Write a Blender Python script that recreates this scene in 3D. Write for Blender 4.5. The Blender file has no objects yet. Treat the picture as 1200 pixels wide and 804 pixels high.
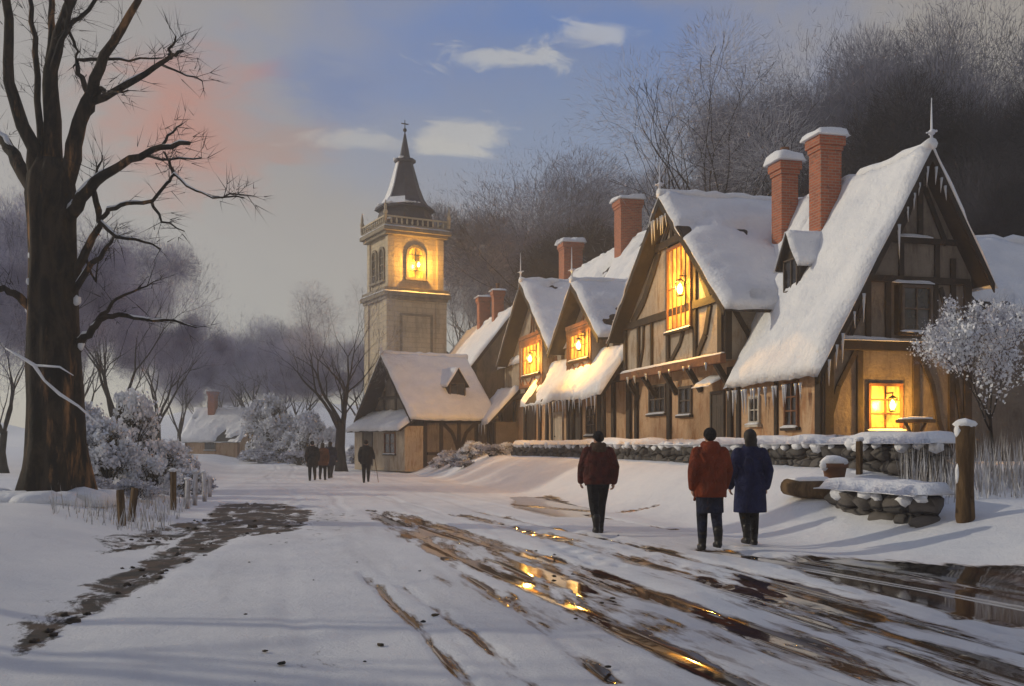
import bpy, bmesh, math, random
import numpy as np
from mathutils import Vector, Matrix, noise as mnoise

PI = math.pi
sc = bpy.context.scene
COL = sc.collection
rnd = random.Random(7)

# ------------------------------------------------------------------ camera
F_PX, HORIZON, EYE = 1167.0, 522.0, 1.55        # focal length and horizon in photo pixels (1200 x 804)
cd = bpy.data.cameras.new('camera')
cd.sensor_width = 36.0
cd.lens = 36.0 * F_PX / 1200.0
cd.shift_y = (HORIZON - 402.0) / 1200.0
cd.clip_start, cd.clip_end = 0.1, 2000.0
cam = bpy.data.objects.new('camera', cd)
COL.objects.link(cam)
cam.location = (0, 0, EYE)
cam.rotation_euler = (PI / 2, 0, 0)
sc.camera = cam

# ------------------------------------------------------------------ light, sky, exposure
SUN_AZ = Vector((-0.93, 0.22, 0)).normalized()
SUN_EL = math.radians(20)
SUN_DIR = Vector((SUN_AZ.x * math.cos(SUN_EL), SUN_AZ.y * math.cos(SUN_EL), math.sin(SUN_EL)))
sd = bpy.data.lights.new('sun', 'SUN')
sd.energy = 1.9
sd.angle = math.radians(0.6)
sd.color = (1.0, 0.90, 0.70)
sun = bpy.data.objects.new('sun', sd)
COL.objects.link(sun)
sun.rotation_euler = SUN_DIR.to_track_quat('Z', 'Y').to_euler()
sc.view_settings.view_transform = 'Standard'
sc.view_settings.look = 'None'
sc.view_settings.exposure = 0.08
sc.view_settings.gamma = 1.0
sc.view_settings.use_curve_mapping = False
sc.cycles.volume_bounces = 1
sc.cycles.max_bounces = 6

W = bpy.data.worlds.new('World')
sc.world = W
W.use_nodes = True


def build_world():
    nt = W.node_tree
    nt.nodes.clear()
    N, L = nt.nodes.new, nt.links.new
    out = N('ShaderNodeOutputWorld')
    bg = N('ShaderNodeBackground')
    bg.inputs['Strength'].default_value = 0.10
    L(bg.outputs[0], out.inputs['Surface'])
    sky = N('ShaderNodeTexSky')
    sky.sky_type = 'NISHITA'
    sky.sun_disc = False
    sky.sun_elevation = SUN_EL
    sky.sun_rotation = math.atan2(SUN_DIR.x, SUN_DIR.y)
    sky.air_density, sky.dust_density, sky.ozone_density = 1.0, 2.0, 2.0
    tc = N('ShaderNodeTexCoord')
    d = tc.outputs['Generated']

    def mp(scale, loc=(0, 0, 0)):
        m = N('ShaderNodeMapping')
        m.inputs['Scale'].default_value = scale
        m.inputs['Location'].default_value = loc
        L(d, m.inputs['Vector'])
        return m.outputs[0]

    def ns(vec, scale, det=6, rough=.55, dist=0.0):
        n = N('ShaderNodeTexNoise')
        n.inputs['Scale'].default_value = scale
        n.inputs['Detail'].default_value = det
        n.inputs['Roughness'].default_value = rough
        n.inputs['Distortion'].default_value = dist
        L(vec, n.inputs['Vector'])
        return n.outputs['Fac']

    def mth(op, a, b=None, c=None):
        m = N('ShaderNodeMath')
        m.operation = op
        for i, v in enumerate((a, b, c)):
            if v is None: continue
            if isinstance(v, (int, float)): m.inputs[i].default_value = v
            else: L(v, m.inputs[i])
        return m.outputs[0]

    def sstep(v, a, b):
        m = N('ShaderNodeMapRange')
        m.interpolation_type = 'SMOOTHSTEP'
        m.inputs['From Min'].default_value = a
        m.inputs['From Max'].default_value = b
        L(v, m.inputs['Value'])
        return m.outputs[0]

    def mix(f, a, b):
        m = N('ShaderNodeMix')
        m.data_type = 'RGBA'
        if isinstance(f, (int, float)): m.inputs['Factor'].default_value = f
        else: L(f, m.inputs['Factor'])
        for k, v in (('A', a), ('B', b)):
            s = [i for i in m.inputs if i.name == k and i.type == 'RGBA'][0]
            if isinstance(v, tuple): s.default_value = v + (1,)
            else: L(v, s)
        return [o for o in m.outputs if o.type == 'RGBA'][0]

    warp = ns(mp((1, 1, 1.6)), 3.2, 7, .6, .4)
    warp2 = ns(mp((1, 1, 2.2), (3, 1, 5)), 7.0, 6, .6, .6)

    fine = ns(mp((1, 1, 2.6), (1, 8, 2)), 17.0, 7, .62, .8)

    def blob(px, py, rx, ry, soft=.7, amt=.55, fn=0.0):        # a patch of cloud round one direction of the sky
        v = Vector(((px - 600) / F_PX, 1, (HORIZON - py) / F_PX)).normalized()
        right = Vector((v.y, -v.x, 0)).normalized()
        up = right.cross(v)
        if up.z < 0: up = -up
        terms = []
        for ax, r in ((right, rx), (up, ry)):
            dp = N('ShaderNodeVectorMath')
            dp.operation = 'DOT_PRODUCT'
            L(d, dp.inputs[0])
            dp.inputs[1].default_value = ax
            q = mth('DIVIDE', dp.outputs['Value'], r / F_PX)
            terms.append(mth('MULTIPLY', q, q))
        r2 = mth('SQRT', mth('ADD', terms[0], terms[1]))
        fw = N('ShaderNodeVectorMath')
        fw.operation = 'DOT_PRODUCT'
        L(d, fw.inputs[0])
        fw.inputs[1].default_value = v
        r2 = mth('ADD', r2, mth('MULTIPLY', mth('SUBTRACT', .5, warp), amt * 3))
        r2 = mth('ADD', r2, mth('MULTIPLY', mth('SUBTRACT', .5, warp2), amt * 1.2))
        if fn: r2 = mth('ADD', r2, mth('MULTIPLY', mth('SUBTRACT', .5, fine), fn))
        front = mth('GREATER_THAN', fw.outputs['Value'], 0.2)
        return mth('MULTIPLY', sstep(r2, 1.0 + soft * .5, 1.0 - soft), front)

    sep = N('ShaderNodeSeparateXYZ')
    L(d, sep.inputs[0])
    z = sep.outputs['Z']
    # overcast veil: pale and cool by the horizon, warm grey above, blue where it opens
    cool, warm, blue = (4.5, 4.35, 3.9), (3.7, 3.2, 2.55), (.8, 1.9, 4.9)
    base = mix(sstep(z, 0.03, .30), cool, warm)
    base = mix(blob(640, 60, 330, 150, .9, .5), base, blue)
    base = mix(mth('MULTIPLY', blob(690, 200, 240, 120, .9, .4), .6), base, (2.4, 3.0, 3.9))
    base = mix(blob(385, 105, 60, 36, .8, .4, 2.5), base, (1.2, 1.9, 4.0))
    base = mix(mth('MULTIPLY', blob(470, 190, 110, 50, .9, .5), .5), base, (2.7, 3.0, 3.7))
    base = mix(blob(215, 150, 95, 80, .9, .3, 2.0), base, (6.4, 1.5, .15))
    base = mix(mth('MULTIPLY', blob(335, 165, 60, 24, .8, .3, 2.5), .75), base, (4.5, 2.2, 1.3))
    base = mix(mth('MULTIPLY', blob(590, 66, 60, 13, .6, .35, 4.5), .8), base, (6.2, 6.2, 6.0))
    base = mix(mth('MULTIPLY', blob(700, 40, 50, 12, .8, .5, 4.5), .7), base, (6.0, 6.0, 6.0))
    base = mix(mth('MULTIPLY', blob(538, 160, 45, 17, .6, .35, 3.5), .75), base, (6.4, 6.1, 5.4))
    base = mix(mth('MULTIPLY', blob(420, 166, 80, 11, .6, .35, 4.0), .6), base, (6.0, 5.7, 5.0))
    thick = sstep(ns(mp((1, 1, 1.8), (7, 2, 0)), 2.2, 7, .55, .3), .35, .68)
    base = mix(mth('MULTIPLY', thick, .45), base, (2.6, 2.4, 2.4))
    # overhead and behind the camera the cloud is thicker and darker, with the clear sky showing in part
    high = sstep(z, .42, .85)
    base = mix(high, base, (1.75, 2.4, 4.0))
    fin = mix(mth('SUBTRACT', .86, mth('MULTIPLY', warp, .1)), sky.outputs[0], base)
    L(fin, bg.inputs['Color'])


build_world()


# ------------------------------------------------------------------ helpers
def tag(o, label=None, cat=None, group=None, kind=None):
    if label: o['label'] = label
    if cat: o['category'] = cat
    if group: o['group'] = group
    if kind: o['kind'] = kind
    return o


def empty(name, loc, rz=0.0):
    o = bpy.data.objects.new(name, None)
    o.empty_display_size = .3
    COL.objects.link(o)
    o.location = loc
    o.rotation_euler = (0, 0, rz)
    return o


class MB:
    """collects boxes, tubes and sheets into one mesh"""
    def __init__(s):
        s.v, s.f, s.sm = [], [], []

    def add(s, vs, fs, smooth=False):
        n = len(s.v)
        s.v.extend([tuple(p) for p in vs])
        s.f.extend([tuple(i + n for i in q) for q in fs])
        s.sm.extend([smooth] * len(fs))

    def box8(s, p):       # p: four bottom corners (ccw from outside below), four top corners
        s.add(p, [(3, 2, 1, 0), (4, 5, 6, 7), (0, 1, 5, 4), (1, 2, 6, 5), (2, 3, 7, 6), (3, 0, 4, 7)])

    def box(s, x0, x1, y0, y1, z0, z1):
        s.box8([(x0, y0, z0), (x1, y0, z0), (x1, y1, z0), (x0, y1, z0),
                (x0, y0, z1), (x1, y0, z1), (x1, y1, z1), (x0, y1, z1)])

    def beam(s, p0, p1, side, w, d0, d1):
        """a bar from p0 to p1; w its width across, side the direction along which it spans d0..d1"""
        p0, p1, side = Vector(p0), Vector(p1), Vector(side).normalized()
        ax = (p1 - p0).normalized()
        c = ax.cross(side).normalized() * (w / 2)
        a, b = side * d0, side * d1
        s.box8([p0 - c + a, p0 + c + a, p0 + c + b, p0 - c + b, p1 - c + a, p1 + c + a, p1 + c + b, p1 - c + b])

    def tube(s, pts, rad, n=8, smooth=True, cap=True):
        pts = [Vector(p) for p in pts]
        m = len(pts)
        vs, fs = [], []
        prev = None
        for i, p in enumerate(pts):
            t = (pts[min(i + 1, m - 1)] - pts[max(i - 1, 0)])
            if t.length < 1e-9: t = Vector((0, 0, 1))
            t.normalize()
            if prev is None:
                a = Vector((1, 0, 0)) if abs(t.x) < .9 else Vector((0, 1, 0))
                u = t.cross(a).normalized()
            else:
                u = (prev - t * prev.dot(t))
                u = u.normalized() if u.length > 1e-6 else t.orthogonal().normalized()
            prev = u
            w = t.cross(u)
            for k in range(n):
                an = 2 * PI * k / n
                vs.append(p + (u * math.cos(an) + w * math.sin(an)) * rad[i])
        for i in range(m - 1):
            for k in range(n):
                k2 = (k + 1) % n
                fs.append((i * n + k, i * n + k2, (i + 1) * n + k2, (i + 1) * n + k))
        if cap:
            fs.append(tuple(range(n - 1, -1, -1)))
            fs.append(tuple((m - 1) * n + k for k in range(n)))
        s.add(vs, fs, smooth)

    def lathe(s, prof, n=16, c=(0, 0), smooth=True, phase=0.0, sq=1.0):
        vs, fs = [], []
        for r, z in prof:
            for k in range(n):
                a = 2 * PI * k / n + phase
                vs.append((c[0] + r * math.cos(a), c[1] + r * math.sin(a) * sq, z))
        for i in range(len(prof) - 1):
            for k in range(n):
                k2 = (k + 1) % n
                fs.append((i * n + k, i * n + k2, (i + 1) * n + k2, (i + 1) * n + k))
        fs.append(tuple(range(n - 1, -1, -1)))
        fs.append(tuple((len(prof) - 1) * n + k for k in range(n)))
        s.add(vs, fs, smooth)

    def prism(s, poly, ext):
        """poly: 3-d points of a flat outline; ext: the vector it is pushed along"""
        poly = [Vector(p) for p in poly]
        n = len(poly)
        e = Vector(ext)
        vs = poly + [p + e for p in poly]
        fs = [tuple(range(n - 1, -1, -1)), tuple(range(n, 2 * n))]
        fs += [(i, (i + 1) % n, n + (i + 1) % n, n + i) for i in range(n)]
        s.add(vs, fs)

    def lump(s, c, r, seed=0, sub=1, amp=.25, scale=(1, 1, 1)):
        bm = bmesh.new()
        bmesh.ops.create_icosphere(bm, subdivisions=sub, radius=1)
        vs = []
        for v in bm.verts:
            k = 1 + amp * mnoise.noise(v.co * 1.7 + Vector((seed * 3.1, seed * 1.7, seed)))
            vs.append((c[0] + v.co.x * r * k * scale[0], c[1] + v.co.y * r * k * scale[1], c[2] + v.co.z * r * k * scale[2]))
        fs = [tuple(l.vert.index for l in f.loops) for f in bm.faces]
        bm.free()
        s.add(vs, fs, True)

    def build(s, name, mat, parent=None, fixn=True, bevel=0.0):
        me = bpy.data.meshes.new(name)
        me.from_pydata(s.v, [], s.f)
        me.polygons.foreach_set('use_smooth', s.sm)
        if fixn:
            bm = bmesh.new()
            bm.from_mesh(me)
            bmesh.ops.recalc_face_normals(bm, faces=bm.faces)
            bm.to_mesh(me)
            bm.free()
        me.update()
        o = bpy.data.objects.new(name, me)
        COL.objects.link(o)
        if mat: me.materials.append(mat)
        if parent: o.parent = parent
        if bevel:
            b = o.modifiers.new('bevel', 'BEVEL')
            b.width = bevel
            b.segments = 2
            b.limit_method = 'ANGLE'
        return o


def np_mesh(name, v, f, mat, parent=None, smooth=False):
    """v n x 3 floats, f m x k ints (all faces with k corners)"""
    v = np.ascontiguousarray(v, dtype=np.float32)
    f = np.ascontiguousarray(f, dtype=np.int32)
    me = bpy.data.meshes.new(name)
    me.vertices.add(len(v))
    me.vertices.foreach_set('co', v.ravel())
    k = f.shape[1]
    me.loops.add(f.size)
    me.loops.foreach_set('vertex_index', f.ravel())
    me.polygons.add(len(f))
    me.polygons.foreach_set('loop_start', np.arange(0, f.size, k, dtype=np.int32))
    me.polygons.foreach_set('use_smooth', np.full(len(f), smooth))
    me.update(calc_edges=True)
    me.validate()
    o = bpy.data.objects.new(name, me)
    COL.objects.link(o)
    if mat: me.materials.append(mat)
    if parent: o.parent = parent
    return o


def copy_tree(o, parent=None):
    c = o.copy()
    COL.objects.link(c)
    if parent: c.parent = parent
    for ch in list(o.children): copy_tree(ch, c)
    return c


# ------------------------------------------------------------------ materials
def material(name):
    m = bpy.data.materials.new(name)
    m.use_nodes = True
    nt = m.node_tree
    b = nt.nodes['Principled BSDF']
    return m, nt, b


class NT:
    def __init__(s, nt): s.nt = nt

    def link(s, a, b): s.nt.links.new(a, b)

    def put(s, sock, v):
        if isinstance(v, (int, float)): sock.default_value = v
        elif isinstance(v, tuple): sock.default_value = v if len(v) != 3 or sock.type != 'RGBA' else v + (1,)
        else: s.link(v, sock)

    def coord(s, which='Object'):
        return s.nt.nodes.new('ShaderNodeTexCoord').outputs[which]

    def map(s, vec, scale=(1, 1, 1), rot=(0, 0, 0), loc=(0, 0, 0)):
        n = s.nt.nodes.new('ShaderNodeMapping')
        n.inputs['Scale'].default_value = scale
        n.inputs['Rotation'].default_value = rot
        n.inputs['Location'].default_value = loc
        s.link(vec, n.inputs['Vector'])
        return n.outputs[0]

    def noise(s, vec, scale, det=5, rough=.55, dist=0.0, out='Fac'):
        n = s.nt.nodes.new('ShaderNodeTexNoise')
        n.inputs['Scale'].default_value = scale
        n.inputs['Detail'].default_value = det
        n.inputs['Roughness'].default_value = rough
        n.inputs['Distortion'].default_value = dist
        s.link(vec, n.inputs['Vector'])
        return n.outputs[out]

    def voronoi(s, vec, scale, feature='F1', out='Distance'):
        n = s.nt.nodes.new('ShaderNodeTexVoronoi')
        n.feature = feature
        n.inputs['Scale'].default_value = scale
        s.link(vec, n.inputs['Vector'])
        return n.outputs[out]

    def math(s, op, a, b=None, clamp=False):
        n = s.nt.nodes.new('ShaderNodeMath')
        n.operation = op
        n.use_clamp = clamp
        s.put(n.inputs[0], a)
        if b is not None: s.put(n.inputs[1], b)
        return n.outputs[0]

    def step(s, v, a, b, lo=0.0, hi=1.0):
        n = s.nt.nodes.new('ShaderNodeMapRange')
        n.interpolation_type = 'SMOOTHSTEP'
        for k, x in (('From Min', a), ('From Max', b), ('To Min', lo), ('To Max', hi)): n.inputs[k].default_value = x
        s.link(v, n.inputs['Value'])
        return n.outputs[0]

    def mix(s, f, a, b):
        m = s.nt.nodes.new('ShaderNodeMix')
        m.data_type = 'RGBA'
        s.put(m.inputs['Factor'], f)
        for k, v in (('A', a), ('B', b)):
            so = [i for i in m.inputs if i.name == k and i.type == 'RGBA'][0]
            s.put(so, v)
        return [o for o in m.outputs if o.type == 'RGBA'][0]

    def bump(s, h, dist, strength=1.0, nrm=None):
        n = s.nt.nodes.new('ShaderNodeBump')
        n.inputs['Distance'].default_value = dist
        s.put(n.inputs['Strength'], strength)
        s.link(h, n.inputs['Height'])
        if nrm is not None: s.link(nrm, n.inputs['Normal'])
        return n.outputs[0]

    def attr(s, name):
        n = s.nt.nodes.new('ShaderNodeAttribute')
        n.attribute_name = name
        return n.outputs['Fac']


def mottled(name, c1, c2, scale=3.0, rough=.8, bump=.01, bscale=20.0, c3=None, stretch=(1, 1, 1), spec=.3):
    m, nt, b = material(name)
    t = NT(nt)
    v = t.map(t.coord(), stretch)
    col = t.mix(t.step(t.noise(v, scale, 6, .6), .34, .66), c1, c2)
    if c3: col = t.mix(t.step(t.noise(v, scale * 2.7, 5, .65, .5), .56, .68), col, c3)
    t.link(col, b.inputs['Base Color'])
    b.inputs['Roughness'].default_value = rough
    b.inputs['Specular IOR Level'].default_value = spec
    if bump: t.link(t.bump(t.noise(v, bscale, 6, .65), bump), b.inputs['Normal'])
    return m


def make_snow(name, c1=(.80, .80, .82), c2=(.70, .71, .75)):
    m, nt, b = material(name)
    t = NT(nt)
    v = t.coord()
    t.link(t.mix(t.step(t.noise(v, .9, 5, .6), .35, .7), c1, c2), b.inputs['Base Color'])
    b.inputs['Roughness'].default_value = .75
    b.inputs['Specular IOR Level'].default_value = .25
    h = t.math('ADD', t.noise(v, 2.2, 6, .6), t.math('MULTIPLY', t.noise(v, 14, 4, .6), .25))
    t.link(t.bump(h, .12), b.inputs['Normal'])
    return m


def make_brick(name):
    m, nt, b = material(name)
    t = NT(nt)
    v = t.coord()
    sp = nt.nodes.new('ShaderNodeSeparateXYZ')
    t.link(v, sp.inputs[0])
    cb = nt.nodes.new('ShaderNodeCombineXYZ')
    t.link(t.math('ADD', sp.outputs['X'], sp.outputs['Y']), cb.inputs['X'])
    t.link(sp.outputs['Z'], cb.inputs['Y'])
    br = nt.nodes.new('ShaderNodeTexBrick')
    br.inputs['Scale'].default_value = 1.0
    br.inputs['Brick Width'].default_value = .24
    br.inputs['Row Height'].default_value = .085
    br.inputs['Mortar Size'].default_value = .010
    br.inputs['Color1'].default_value = (.44, .115, .042, 1)
    br.inputs['Color2'].default_value = (.30, .075, .032, 1)
    br.inputs['Mortar'].default_value = (.30, .22, .17, 1)
    t.link(cb.outputs[0], br.inputs['Vector'])
    col = t.mix(t.step(t.noise(v, 4, 6, .65), .55, .75), br.outputs['Color'], (.12, .05, .035))
    t.link(col, b.inputs['Base Color'])
    b.inputs['Roughness'].default_value = .85
    t.link(t.bump(br.outputs['Fac'], -.008), b.inputs['Normal'])
    return m


def make_plaster(name, c1, c2, stain):
    m, nt, b = material(name)
    t = NT(nt)
    v = t.coord()
    col = t.mix(t.step(t.noise(v, 1.1, 6, .6), .35, .65), c1, c2)
    streak = t.step(t.noise(t.map(v, (2.2, 2.2, .55)), 1.6, 7, .7, .5), .47, .66)
    col = t.mix(t.math('MULTIPLY', streak, .75), col, stain)
    col = t.mix(t.math('MULTIPLY', t.step(t.noise(v, 9, 5, .7), .5, .75), .4), col, tuple(x * .55 for x in stain))
    t.link(col, b.inputs['Base Color'])
    b.inputs['Roughness'].default_value = .9
    b.inputs['Specular IOR Level'].default_value = .15
    t.link(t.bump(t.noise(v, 6, 7, .65), .05), b.inputs['Normal'])
    return m


def make_stone(name, c1, c2, scale=2.6, gap=(.03, .03, .032)):
    m, nt, b = material(name)
    t = NT(nt)
    v = t.map(t.coord(), (1, 1, 1.7))
    cell = t.voronoi(v, scale, 'F1', 'Color')
    sp = nt.nodes.new('ShaderNodeSeparateColor')
    t.link(cell, sp.inputs[0])
    col = t.mix(sp.outputs[0], c1, c2)
    col = t.mix(t.math('MULTIPLY', t.noise(v, 9, 6, .65), .6), col, tuple(x * .5 for x in c1))
    edge = t.voronoi(v, scale, 'DISTANCE_TO_EDGE')
    col = t.mix(t.step(edge, .015, .05), gap, col)
    t.link(col, b.inputs['Base Color'])
    b.inputs['Roughness'].default_value = .85
    t.link(t.bump(t.math('ADD', t.step(edge, 0, .12), t.math('MULTIPLY', t.noise(v, 12, 6, .6), .4)), .04), b.inputs['Normal'])
    return m


def make_ashlar(name, c1, c2):
    m, nt, b = material(name)
    t = NT(nt)
    v = t.coord()
    sp = nt.nodes.new('ShaderNodeSeparateXYZ')
    t.link(v, sp.inputs[0])
    cb = nt.nodes.new('ShaderNodeCombineXYZ')
    t.link(t.math('ADD', sp.outputs['X'], sp.outputs['Y']), cb.inputs['X'])
    t.link(sp.outputs['Z'], cb.inputs['Y'])
    br = nt.nodes.new('ShaderNodeTexBrick')
    br.inputs['Scale'].default_value = 1.0
    br.inputs['Brick Width'].default_value = .8
    br.inputs['Row Height'].default_value = .38
    br.inputs['Mortar Size'].default_value = .012
    br.inputs['Color1'].default_value = c1 + (1,)
    br.inputs['Color2'].default_value = c2 + (1,)
    br.inputs['Mortar'].default_value = tuple(x * .6 for x in c2) + (1,)
    t.link(cb.outputs[0], br.inputs['Vector'])
    col = t.mix(t.math('MULTIPLY', t.step(t.noise(t.map(v, (1, 1, .3)), .9, 6, .65), .48, .72), .7), br.outputs['Color'], tuple(x * .4 for x in c2))
    t.link(col, b.inputs['Base Color'])
    b.inputs['Roughness'].default_value = .88
    t.link(t.bump(t.noise(v, 5, 7, .65), .05), b.inputs['Normal'])
    return m


def make_bark(name, c1, c2, c3, sz=.35):
    m, nt, b = material(name)
    t = NT(nt)
    v = t.map(t.coord(), (1, 1, sz))
    n1 = t.noise(v, 4.0, 8, .7, .6)
    col = t.mix(t.step(n1, .4, .62), c1, c2)
    col = t.mix(t.step(t.noise(t.map(v, (1, 1, .5)), 1.9, 6, .65), .55, .68), col, c3)
    t.link(col, b.inputs['Base Color'])
    b.inputs['Roughness'].default_value = .9
    b.inputs['Specular IOR Level'].default_value = .2
    t.link(t.bump(t.noise(v, 9, 8, .7, .5), .05), b.inputs['Normal'])
    return m


def make_twigs(name, c1, c2, scale=.35):
    m, nt, b = material(name)
    t = NT(nt)
    v = t.coord()
    t.link(t.mix(t.step(t.noise(v, scale, 4, .6), .38, .62), c1, c2), b.inputs['Base Color'])
    b.inputs['Roughness'].default_value = .9
    b.inputs['Specular IOR Level'].default_value = .1
    return m


def make_glass(name):
    m, nt, b = material(name)
    t = NT(nt)
    v = t.coord()
    t.link(t.mix(t.step(t.noise(v, 1.5, 4, .6), .4, .65), (.012, .013, .016), (.05, .052, .06)), b.inputs['Base Color'])
    b.inputs['Roughness'].default_value = .12
    t.link(t.bump(t.noise(v, 2.5, 3, .5), .01), b.inputs['Normal'])
    return m


def make_lit(name, c, s):
    """lit window glass: curtains and things in the room break up the light"""
    m, nt, b = material(name)
    t = NT(nt)
    v = t.coord()
    f = t.step(t.noise(t.map(v, (1.6, 1.6, .9)), 1.5, 6, .7), .34, .68, .12, 1.6)
    b.inputs['Base Color'].default_value = (.35, .2, .07, 1)
    b.inputs['Roughness'].default_value = .25
    b.inputs['Emission Color'].default_value = c + (1,)
    t.link(t.math('MULTIPLY', f, s), b.inputs['Emission Strength'])
    return m


def make_glow(name, c, s):
    m, nt, b = material(name)
    b.inputs['Base Color'].default_value = (.8, .5, .2, 1)
    b.inputs['Emission Color'].default_value = c + (1,)
    b.inputs['Emission Strength'].default_value = s
    return m


def make_ice(name):
    m, nt, b = material(name)
    t = NT(nt)
    t.link(t.mix(t.noise(t.coord(), 6, 3), (.72, .76, .82), (.6, .64, .72)), b.inputs['Base Color'])
    b.inputs['Roughness'].default_value = .18
    b.inputs['Transmission Weight'].default_value = .35
    b.inputs['IOR'].default_value = 1.31
    return m


M = {}
M['snow'] = make_snow('snow')
M['frost'] = make_twigs('frost', (.78, .79, .82), (.60, .61, .67), 1.2)
M['frost_blue'] = make_twigs('frosted_foliage', (.60, .61, .67), (.34, .35, .43), .8)
M['brick'] = make_brick('brick')
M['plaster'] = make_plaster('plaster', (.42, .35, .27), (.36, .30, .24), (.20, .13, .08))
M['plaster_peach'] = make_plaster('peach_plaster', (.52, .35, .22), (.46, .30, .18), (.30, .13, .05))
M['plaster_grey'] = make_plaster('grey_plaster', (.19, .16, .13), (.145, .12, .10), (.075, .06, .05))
M['timber'] = mottled('dark_timber', (.014, .011, .009), (.030, .021, .015), 2.0, .8, .02, 9.0, (.055, .033, .02), (1, 1, 1))
M['timber_brown'] = mottled('brown_timber', (.13, .055, .025), (.20, .085, .04), 2.0, .8, .02, 9.0, (.06, .03, .02))
M['roof'] = mottled('dark_tiles', (.010, .009, .009), (.024, .020, .019), 2.5, .8, .02, 8.0)
M['slate'] = mottled('slate', (.012, .011, .022), (.026, .024, .042), 2.5, .6, .02, 7.0)
M['stone'] = make_stone('field_stone', (.060, .055, .052), (.15, .13, .115), 2.2)
M['ashlar'] = make_ashlar('ashlar', (.52, .44, .31), (.44, .36, .25))
M['ashlar_dark'] = mottled('weathered_stone', (.26, .22, .16), (.17, .145, .11), 1.4, .9, .03, 6.0)
M['glass'] = make_glass('window_glass')
M['lit'] = make_lit('lit_glass', (1.0, .43, .035), 1.35)
M['flame'] = make_glow('lamp_light', (1.0, .66, .16), 16.0)
M['iron'] = mottled('black_iron', (.018, .018, .02), (.03, .028, .027), 6, .5, .004, 30)
M['frame'] = mottled('painted_frame', (.06, .045, .035), (.10, .075, .055), 5, .7, .006, 25)
M['frame_pale'] = mottled('pale_frame', (.50, .46, .40), (.38, .34, .29), 5, .7, .006, 25)
M['door_pale'] = mottled('pale_door', (.46, .38, .30), (.36, .30, .23), 3, .7, .01, 14)
M['door_dark'] = mottled('dark_door', (.03, .024, .02), (.055, .042, .033), 3, .6, .01, 14)
M['ice'] = make_ice('ice')
M['bark'] = make_bark('oak_bark', (.010, .008, .006), (.045, .030, .019), (.30, .15, .06))
M['bark_far'] = make_bark('dark_bark', (.012, .010, .010), (.028, .024, .024), (.045, .036, .033))
M['wood'] = make_bark('weathered_wood', (.075, .045, .022), (.16, .10, .05), (.04, .026, .016), .2)
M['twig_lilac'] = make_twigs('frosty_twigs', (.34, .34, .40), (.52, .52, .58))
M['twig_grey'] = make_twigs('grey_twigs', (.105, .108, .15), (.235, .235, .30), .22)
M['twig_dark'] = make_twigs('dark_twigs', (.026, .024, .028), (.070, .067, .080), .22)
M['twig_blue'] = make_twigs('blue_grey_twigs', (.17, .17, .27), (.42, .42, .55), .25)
M['soil'] = mottled('soil_clods', (.025, .020, .016), (.06, .045, .033), 6, .8, .01, 20)
M['reed'] = make_twigs('frosted_reeds', (.62, .62, .64), (.30, .27, .24), 3.0)
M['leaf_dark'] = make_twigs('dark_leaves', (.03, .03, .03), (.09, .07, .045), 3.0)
M['frosted_wood'] = mottled('frosted_wood', (.62, .62, .66), (.20, .17, .15), 5, .85, .01, 20, None, (1, 1, .4))
M['clay'] = mottled('clay_pot', (.20, .09, .045), (.12, .06, .035), 4, .8, .01, 14)

# ------------------------------------------------------------------ places
TH = math.radians(14.1)                        # the street runs 14.1 degrees left of the view axis
CO = Vector((8.13, 26.0, 0))                   # near street corner of the big gabled house
PV = Vector((math.cos(TH), math.sin(TH), 0))   # into the houses
DV = Vector((-math.sin(TH), math.cos(TH), 0))  # along the street, away from the camera


def street(x, s, z=0.0):
    return CO + PV * x + DV * s + Vector((0, 0, z))


def to_street(X, Y):
    r = Vector((X, Y, 0)) - CO
    return r.dot(PV), r.dot(DV)


def sst(a, b, x):
    t = np.clip((x - a) / (b - a), 0, 1)
    return t * t * (3 - 2 * t)


RX0, RX1 = -15.6, -6.4                         # edges of the road in street coordinates


def fbm(x, y, seed=0):
    """cheap smooth noise on arrays: sums of turned sines"""
    r = np.random.RandomState(seed)
    o = np.zeros_like(x, dtype=np.float64)
    for k in range(9):
        f = 0.35 * 1.55 ** k
        a = r.uniform(0, 2 * PI)
        p = r.uniform(0, 2 * PI, 2)
        xx = x * math.cos(a) - y * math.sin(a)
        yy = x * math.sin(a) + y * math.cos(a)
        o += np.sin(f * xx + p[0] + 1.3 * np.sin(.6 * f * yy + p[1])) * np.cos(.8 * f * yy + p[1]) / 1.45 ** k
    return o / 2.4


def base_z(x, s):
    H = .62 + .48 * sst(-12.5, -5.5, s)
    z = H * sst(RX1 - .1, -3.3, x)
    z = z + 9.0 * sst(11, 70, x) + 5 * sst(60, 130, x)
    z = z + .42 * sst(0, 1, (RX0 - x) / 3.2) + .9 * sst(0, 1, (RX0 - 5 - x) / 40)
    z = z + .35 * sst(30, 70, s)
    return z


def ground_z(X, Y):
    x, s = to_street(X, Y)
    x, s = np.float64(x), np.float64(s)
    return float(base_z(x, s)) + float(lumps(np.array([x]), np.array([s]))[0])


def lumps(x, s):
    off = np.maximum(sst(RX1 - .6, RX1 + .8, x), sst(RX0 + .6, RX0 - .8, x))
    n = fbm(x, s, 3)
    z = off * (.055 * n + .02 * fbm(x * 2.3, s * 2.3, 5))
    return z


def px_ground(px, py, z=0.0):
    Y = (EYE - z) * F_PX / (py - HORIZON)
    return Vector(((px - 600) / F_PX * Y, Y, z))


def at(px, py, Y):
    return Vector(((px - 600) / F_PX * Y, Y, EYE + (HORIZON - py) / F_PX * Y))


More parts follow.
